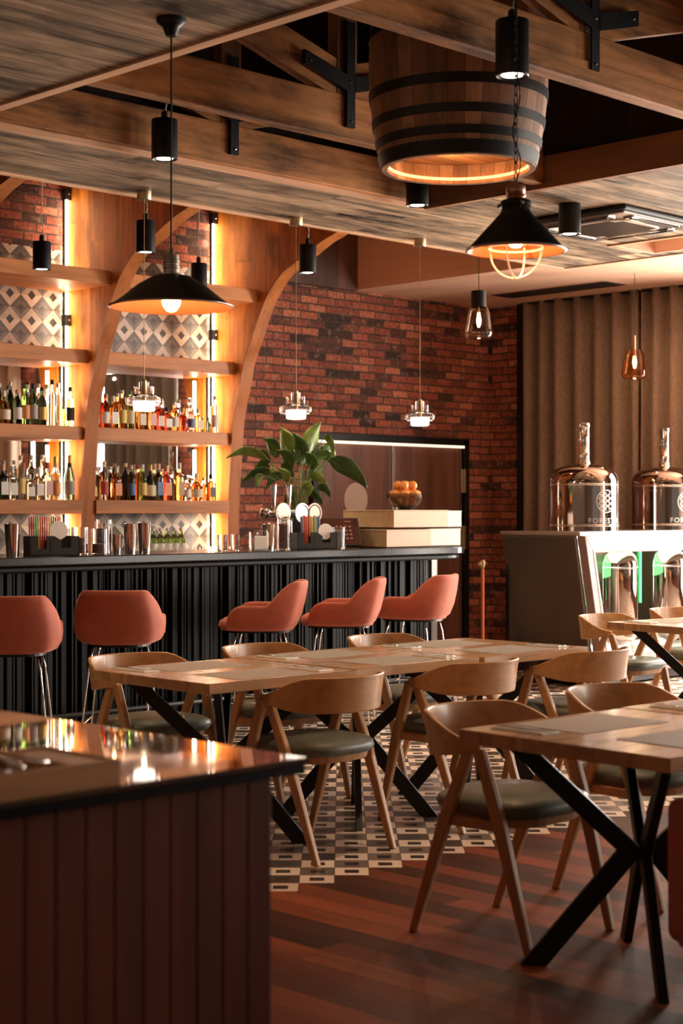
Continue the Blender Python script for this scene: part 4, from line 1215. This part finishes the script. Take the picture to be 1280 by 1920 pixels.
# beer tap tower
t = thing('beer_tap_tower', 'polished chrome beer tap tower with round medallions and two upright handles', 'beer tap', (7.91, 8.44, ZB))
MB().lathe([(.05, 0), (.05, .012), (.032, .03), (.030, .20), (.034, .22)], 28).make('column', M['chrome'], t, smooth='auto')
b = MB()
b.tube([(-.22, 0, .255), (.22, 0, .255)], .034, 24)
b.sphere((-.22, 0, .255), .042, 20); b.sphere((.22, 0, .255), .042, 20)
b.make('crossbar', M['chrome'], t, smooth='auto')
mets = (plain('gold_medallion', (.52, .42, .32), .4, .5), plain('silver_medallion', (.50, .54, .60), .4, .5), plain('pink_medallion', (.60, .36, .28), .4, .4))
for i, x in enumerate((-.13, .055, .175)):
    Rt = Matrix.Rotation(PI/2, 3, 'X')
    o = MB().lathe([(.001, .0), (.066, 0), (.070, .006), (.070, .012), (.001, .012)], 40, (x, -.075, .255), Rt, caps=False).make('medallion', mets[i], t, smooth='auto')
    MB().lathe([(.052, -.002), (.060, -.002), (.060, .001), (.052, .001)], 40, (x, -.088, .255), Rt, caps=False).make('medallion_ring', M['chrome'], o)
    MB().tube([(x, -.075, .255), (x, -.02, .255)], .022, 16).make('medallion_mount', M['chrome'], t, smooth=True)
    MB().tube([(x+.02, -.03, .24), (x+.02, -.10, .22), (x+.02, -.115, .13)], .010, 12, .008).make('spout', M['chrome'], t, smooth=True)
for x in (-.175, -.03):
    MB().lathe([(.010, .28), (.012, .30), (.014, .34), (.022, .44), (.020, .452), (.001, .455)], 20, (x, -.035, 0)).make('tap_handle', M['chrome'], t, smooth='auto')
# till / payment tablet
t = thing('till', 'tilted dark touchscreen till on the bar left of the crates', 'till', (8.32, 8.34, ZB), -.55)
MB().prism([(-.09, 0), (.11, 0), (.12, .02), (.05, .17)], 0, -.03, .03).make('stand', M['rubber'], t)
Rt = Matrix.Translation((0, -.03, .04)) @ Matrix.Rotation(-.62, 4, 'X')
MB().box(-.155, .155, -.012, .0, -.03, .21, Rt).make('screen_frame', M['rubber'], t, bevel=.003)
scn = MB().box(-.145, .145, -.0145, -.012, -.02, .20, Rt).make('screen', plain('till_screen', (.075, .022, .015), .12, 0, .05), t)
b = MB()
for r in range(4):
    for c in range(4): b.box(-.02+c*.032, -.004+c*.032, -.016, -.0145, .02+r*.034, .036+r*.034, Rt)
b.box(.05, .10, -.016, -.0145, .172, .18, Rt); b.make('screen_keys', plain('till_keys', (.30, .17, .13), .3), scn)
# crates
def crate(x0, x1, y0, y1, z0, z1, m, lab):
    t = thing('wooden_crate', lab, 'crate', ((x0+x1)/2, (y0+y1)/2, z0))
    a, c, d, h = (x1-x0)/2, (y1-y0)/2, .010, z1-z0
    b = MB(); b.box(-a, a, -c, c, 0, .01).box(-a, a, -c, -c+d, .0, h).box(-a, a, c-d, c, 0, h).box(-a, -a+d, -c+d, c-d, 0, h).box(a-d, a, -c+d, c-d, 0, h)
    b.make('crate_box', m, t, bevel=.002)
    MB().box(-a-.002, a+.002, -c-.002, c+.002, h-.012, h).make('crate_lid', m, t, bevel=.002)
    return t
crate(8.72, 9.10, 8.42, 8.70, ZB, 1.308, M['crate'], 'pale wooden crate at the back left, under the long top crate')
crate(8.56, 9.04, 8.10, 8.385, ZB, 1.302, M['crate'], 'pale wooden crate in front at the bottom of the stack on the bar')
crate(9.055, 9.42, 8.14, 8.40, ZB, 1.305, M['crate2'], 'whitish crate at the bottom right of the stack on the bar end')
crate(8.70, 9.30, 8.16, 8.68, 1.310, 1.445, M['crate'], 'long pale wooden crate on top of the stack, under the fruit bowl')
crate(9.31, 9.50, 8.20, 8.66, 1.310, 1.440, M['crate2'], 'narrow whitish crate at the right end of the top layer')
# fruit bowl
t = thing('fruit_bowl', 'clear glass bowl full of oranges on top of the crates', 'bowl', (9.08, 8.40, 1.446))
MB().lathe([(.001, .0), (.055, 0), (.06, .006), (.10, .035), (.135, .08), (.150, .125), (.146, .125), (.131, .082), (.097, .040), (.055, .012), (.001, .010)], 44, caps=False).make('bowl_glass', M['smoke'], t, smooth='auto')
rs = random.Random(2)
OP = [(-.045, -.03, .056), (.042, -.028, .058), (0, .048, .056), (0, 0, .130)]
OP += [(.09*math.cos(2*PI*k/7+.3), .09*math.sin(2*PI*k/7+.3), .116) for k in range(7)]
OP += [(.057*math.cos(PI*k/2+.6), .057*math.sin(PI*k/2+.6), .184) for k in range(4)]
for i, (x, y, z) in enumerate(OP):
    o = MB().sphere((0, 0, 0), .0365, 20, .96).make('orange', M['orange'], None, smooth=True)
    o.location = (9.08+x, 8.40+y, 1.446+z); o.rotation_euler = (rs.uniform(0, 3), rs.uniform(0, 3), 0)
    tag(o, 'fresh orange heaped in the glass bowl on the crates', 'orange', 'oranges in the glass bowl')
# clutter beside the till
o = tag(MB().box(8.44, 8.70, 8.43, 8.60, ZB, ZB+.02).make('notebook', plain('green_cover', (.10, .14, .05), .5), bevel=.003), 'flat green notebook on the bar between till and crates', 'notebook')

# ================================================================== PLANT
pl = thing('potted_peace_lily', 'large potted plant with broad arching green leaves behind the beer taps', 'plant', (8.18, 8.62, ZB))
MB().lathe([(.001, 0), (.075, 0), (.08, .005), (.10, .20), (.094, .20), (.09, .17), (.001, .17)], 32, caps=False).make('pot', M['potc'], pl, smooth='auto')
MB().lathe([(.001, .172), (.09, .172), (.001, .178)], 20, caps=False).make('soil', M['soil'], pl)
def leaf(base, tip, wd, droop, light_, lift=.12):
    """one leaf: petiole from the pot, blade from base to tip (local coords), width wd"""
    base, tip = Vector(base), Vector(tip)
    root = Vector((base.x*.10, base.y*.10, .17))
    m1 = root.lerp(base, .55)+Vector((0, 0, lift))*.6; m1.x = root.x+(base.x-root.x)*.38; m1.y = root.y+(base.y-root.y)*.38
    pet = cr([root, m1, base], 8)
    d = (tip-base); side = d.cross(Vector((0, 0, 1)))
    if side.length < .01: side = Vector((Q, -Q, 0))
    side.normalize()
    vdir = Vector((-Q, -Q, 0))      # blades open roughly toward the room
    side = (side*.75+(vdir.cross(d.normalized())*.65)).normalized()
    n = 12; rows = []
    for i in range(n+1):
        s = i/n
        c = base+d*s+Vector((0, 0, droop*math.sin(PI*s)))
        wv = wd*.60*(math.sin(PI*min(1, s**.75))**.8)*(1-.25*s)+.0006
        nrm = side.cross(d).normalized()
        row = []
        for j in range(-3, 4):
            q = j/3
            row.append(c+side*wv*q+nrm*(abs(q)**1.4*wv*.32+.006*math.sin(7*s+j)))
        rows.append(row)
    b = MB(); b.rings(rows, cyc=False, caps=False)
    o = b.make('leaf', M['leafy'] if light_ else M['leaf'], pl, smooth=True, solid=.0015)
    MB().tube(pet+[base+d*.3+Vector((0, 0, droop*.8))], .0045, 6, .0025).make('leaf_stalk', M['stem'], o, smooth=True)
def LL(bu, bv, tu, tv, wpx, dd=0., droop=.03, li=False, dt=None):
    """pixel-ish layout in metres: lateral and height offsets at the plant's distance"""
    k = 11.88/3060
    def P(u, v, dp):
        r = (u-540)*k; z = .0+(955-v)*k+1.45-ZB
        return (Q*r+Q*dp, -Q*r+Q*dp, z)
    leaf(P(bu, bv, dd), P(tu, tv, dd if dt is None else dt), wpx*k, droop, li)
for a in ((484, 862, 403, 860, 24, -.05, .045, True), (492, 884, 430, 905, 24, .08, .02, False), (486, 866, 450, 850, 26, .1, .02, False),
          (500, 858, 474, 822, 34, 0, .02, False), (520, 850, 505, 800, 44, .05, .0, True), (545, 858, 530, 812, 40, -.06, .0, False), (557, 850, 580, 790, 42, 0, .0, True),
          (590, 815, 606, 852, 18, -.05, .01, True), (598, 862, 668, 914, 46, -.05, .012, False), (590, 858, 600, 828, 30, .1, .01, False),
          (560, 872, 602, 850, 30, .0, .02, False), (530, 880, 500, 845, 32, -.1, .02, False), (512, 888, 478, 918, 24, .0, .02, False), (560, 890, 592, 906, 26, -.05, .0, True),
          (552, 905, 560, 930, 26, -.08, .0, True), (575, 910, 600, 932, 22, .06, .01, False), (540, 872, 562, 832, 36, .1, .0, False), (522, 905, 505, 878, 24, -.12, .0, True),
          (470, 888, 464, 916, 20, -.05, .01, True), (548, 862, 516, 838, 34, .12, .0, False), (570, 880, 548, 846, 32, -.02, .0, False), (508, 870, 530, 895, 26, -.02, .0, False),
          (535, 925, 512, 945, 20, 0, .0, False), (556, 918, 585, 945, 22, .05, .0, False), (582, 868, 560, 900, 30, .15, .0, False), (515, 842, 545, 822, 34, .15, .0, False),
          (575, 845, 604, 868, 28, .12, .0, False), (485, 872, 455, 880, 20, .15, .02, False)):
    LL(*a)
for (u, v) in ((489, 884), (606, 850)):
    k = 11.88/3060; r = (u-540)*k; z = (955-v)*k+1.45-ZB
    o = MB().tube(cr([(0, 0, .17), (Q*r*.4, -Q*r*.4, z*.75), (Q*r, -Q*r, z)], 8), .004, 6).make('flower_stalk', M['stem'], pl, smooth=True)
    MB().lathe([(.001, -.03), (.014, -.01), (.010, .015), (.001, .035)], 12, (Q*r, -Q*r, z)).make('flower', M['leafy'], o, smooth=True)

# ================================================================== BREWING COUNTER
bw = thing('brewing_counter', 'polished steel display counter leaning inward, housing small tanks lit from within', 'counter', (10.53, 7.85, 0))
MB().prism([(0.0, 1.27), (2.42, 1.27), (2.42, 1.235), (0.01, 1.235)], 1, .0, .82).make('counter_top', M['brushed'], bw, bevel=.006)
# leaning end panel
MB().prism([(.0, 1.235), (.035, 1.235), (.275, .10), (.24, .10)], 1, .05, .80).make('end_panel', plain('end_panel_steel', (.20, .165, .14), .36, 1., .08, 2), bw, bevel=.008, segs=3)
b = MB(); b.prism([(0.045, 1.235), (2.42, 1.235), (2.42, 1.10), (.16, 1.10)], 1, -.02, .06)
b.prism([(.045, 1.235), (.17, 1.10), (.37, .24), (.30, .10)], 1, -.02, .06)
b.prism([(.30, .10), (.37, .24), (2.42, .24), (2.42, .10)], 1, -.02, .06)
b.make('front_frame', plain('frame_paint', (.30, .19, .16), .5, 0, .04), bw, bevel=.006)
b = MB(); b.prism([(.155, 1.125), (2.42, 1.125), (2.42, 1.117), (.165, 1.117)], 1, -.026, -.018)
b.prism([(.155, 1.125), (.165, 1.125), (.365, .25), (.355, .25)], 1, -.026, -.018)
b.make('neon_edge', emit('pink_neon', (1, .62, .48), 1.2), bw)
MB().box(.30, 2.42, .04, .80, .02, .10).make('plinth', M['black'], bw)
MB().box(.05, 2.42, .76, .80, .10, 1.235).make('back_panel', plain('dark_mirror_panel', (.25, .22, .20), .15, 1.), bw)
MB().box(.28, 2.42, .06, .76, .215, .235).make('cabinet_floor', plain('white_floor', (.82, .78, .74), .3), bw)
ce = MB().box(.18, 2.42, .10, .74, 1.205, 1.215).make('light_panel', emit('cabinet_light', (1, .93, .86), 1.), bw)
b = MB()
for x in (.36, .78, 1.14, 1.56, 1.92, 2.34): b.box(x-.008, x+.008, .74, .755, .60, 1.19)
b.make('green_light', emit('green_led', (.10, .85, .25), 1.2), bw)
b = MB(); b.box(.36, 2.36, .70, .72, .24, .255).make('floor_light', emit('floor_led', (1, .90, .82), 2.5), bw)
light('cabinet_light', 'AREA', (11.85, 8.25, 1.19), 3, (1, .92, .85), 1.9, (0, 0, 0), .5)
light('cabinet_light', 'AREA', (11.8, 8.50, 1.0), 4, (.20, 1, .35), 1.9, (-PI/2, 0, 0), .3)
def small_tank(x, lab):
    t = thing('fermentation_tank', lab, 'tank', (x, 8.18, .236), 0, 'small tanks inside the brewing counter')
    r = .148
    MB().lathe([(.02, .05), (.04, .055), (r*.8, .10), (r, .14), (r, .73), (r*.985, .76), (r*.86, .82), (r*.55, .86), (.02, .875), (.001, .876)], 48, caps=False).make('tank_body', M['darkchrome'], t, smooth='auto')
    MB().lathe([(.016, .86), (.016, .975), (.001, .975)], 16, caps=False).make('top_pipe', M['steel'], t, smooth='auto')
    MB().lathe([(r+.001, .71), (r+.003, .712), (r+.003, .722), (r+.001, .724)], 48, caps=False).make('weld_band', M['steel'], t, smooth=True)
    for k in range(3):
        a = 2*PI*k/3+.5; MB().tube([(.10*math.cos(a), .10*math.sin(a), .12), (.13*math.cos(a), .13*math.sin(a), 0)], .010, 8).make('leg', M['steel'], t)
    return t
small_tank(11.55, 'small mirror steel tank inside the lit counter, left one')
small_tank(12.30, 'small mirror steel tank inside the lit counter, at the right edge')
# text and emblem wrapped on the big kettles
def wrap(obm, r, ang0, z0, name, mat, parent):
    for v in obm.verts:
        x, y, z = v.co; a = ang0+x/r
        v.co = ((r+.001+z)*math.cos(a), (r+.001+z)*math.sin(a), z0+y)
    bmesh.ops.recalc_face_normals(obm, faces=obm.faces[:])
    me = bpy.data.meshes.new(name); obm.to_mesh(me); obm.free()
    o = bpy.data.objects.new(name, me); COL.objects.link(o); o.data.materials.append(mat); o.parent = parent
    return o
def text_bm(s, size):
    cu = bpy.data.curves.new('lettering', 'FONT'); cu.body = s; cu.size = size; cu.align_x = 'CENTER'; cu.space_character = 1.25; cu.extrude = .0006; cu.offset = size*.012
    o = bpy.data.objects.new('lettering_source', cu); COL.objects.link(o)
    dg = bpy.context.evaluated_depsgraph_get(); me = bpy.data.meshes.new_from_object(o.evaluated_get(dg))
    bm = bmesh.new(); bm.from_mesh(me)
    bpy.data.objects.remove(o); bpy.data.meshes.remove(me)
    bmesh.ops.subdivide_edges(bm, edges=[e_ for e_ in bm.edges if e_.calc_length() > .01], cuts=1)
    return bm
def kettle(x, y, lab):
    t = thing('brewing_kettle', lab, 'kettle', (x, y, 1.271), 0, 'copper toned brewing kettles on the counter')
    r = .292
    MB().lathe([(.001, 0), (r, .0), (r, .40), (r*.995, .425), (r*.95, .47), (r*.85, .508), (r*.66, .536), (r*.4, .552), (.06, .558), (.05, .56)], 72, caps=False).make('kettle_body', M['darkchrome'], t, smooth='auto')
    for z in (.045, .385):
        MB().lathe([(r+.0005, z-.008), (r+.003, z-.006), (r+.003, z+.006), (r+.0005, z+.008)], 72, caps=False).make('weld_band', M['steel'], t, smooth=True)
    c = MB().lathe([(.055, .555), (.052, .575), (.044, .60), (.044, .645), (.047, .65), (.047, .655), (.044, .66), (.044, .86), (.048, .865), (.048, .90), (.040, .905), (.001, .905)], 32, caps=False).make('chimney', M['chrome'], t, smooth='auto')
    wm = plain('etched_white', (.62, .60, .57), .5)
    ang = -3*PI/4+math.radians(30)
    tm = text_bm('FORESTER', .060)
    wrap(tm, r, ang, .065, 'lettering', wm, t)
    # ring emblem with interlaced branches
    bm = bmesh.new()
    def flat(pts, w_):
        n = len(pts)
        for i in range(n-1):
            a, b_ = Vector((*pts[i], 0)), Vector((*pts[i+1], 0)); d = (b_-a).normalized(); s_ = Vector((-d.y, d.x, 0))*w_/2
            f = [bm.verts.new(p+Vector((0, 0, h_))) for h_ in (0, .0008) for p in (a-s_, b_-s_, b_+s_, a+s_)]
            bm.faces.new(f[4:]); bm.faces.new(f[:4][::-1])
            for k in range(4): bm.faces.new((f[k], f[(k+1) % 4], f[4+(k+1) % 4], f[4+k]))
    Rr = .092
    flat([(Rr*math.cos(2*PI*i/48), Rr*math.sin(2*PI*i/48)) for i in range(49)], .008)
    for s_ in (-1, 1):
        for q in (-.05, -.02, .012, .045):
            flat([(q+s_*.022*math.sin(k*.9+q*50), -.075+.15*k/12) for k in range(13) if (q*q+(-.075+.15*k/12)**2) < .0068], .007)
    wrap(bm, r, ang, .245, 'emblem', wm, t)
    return t
kettle(11.13, 8.25, 'tall domed brewing kettle with emblem and lettering, left of the two on the counter')
kettle(12.32, 8.25, 'tall domed brewing kettle at the right edge, cut off by the frame')
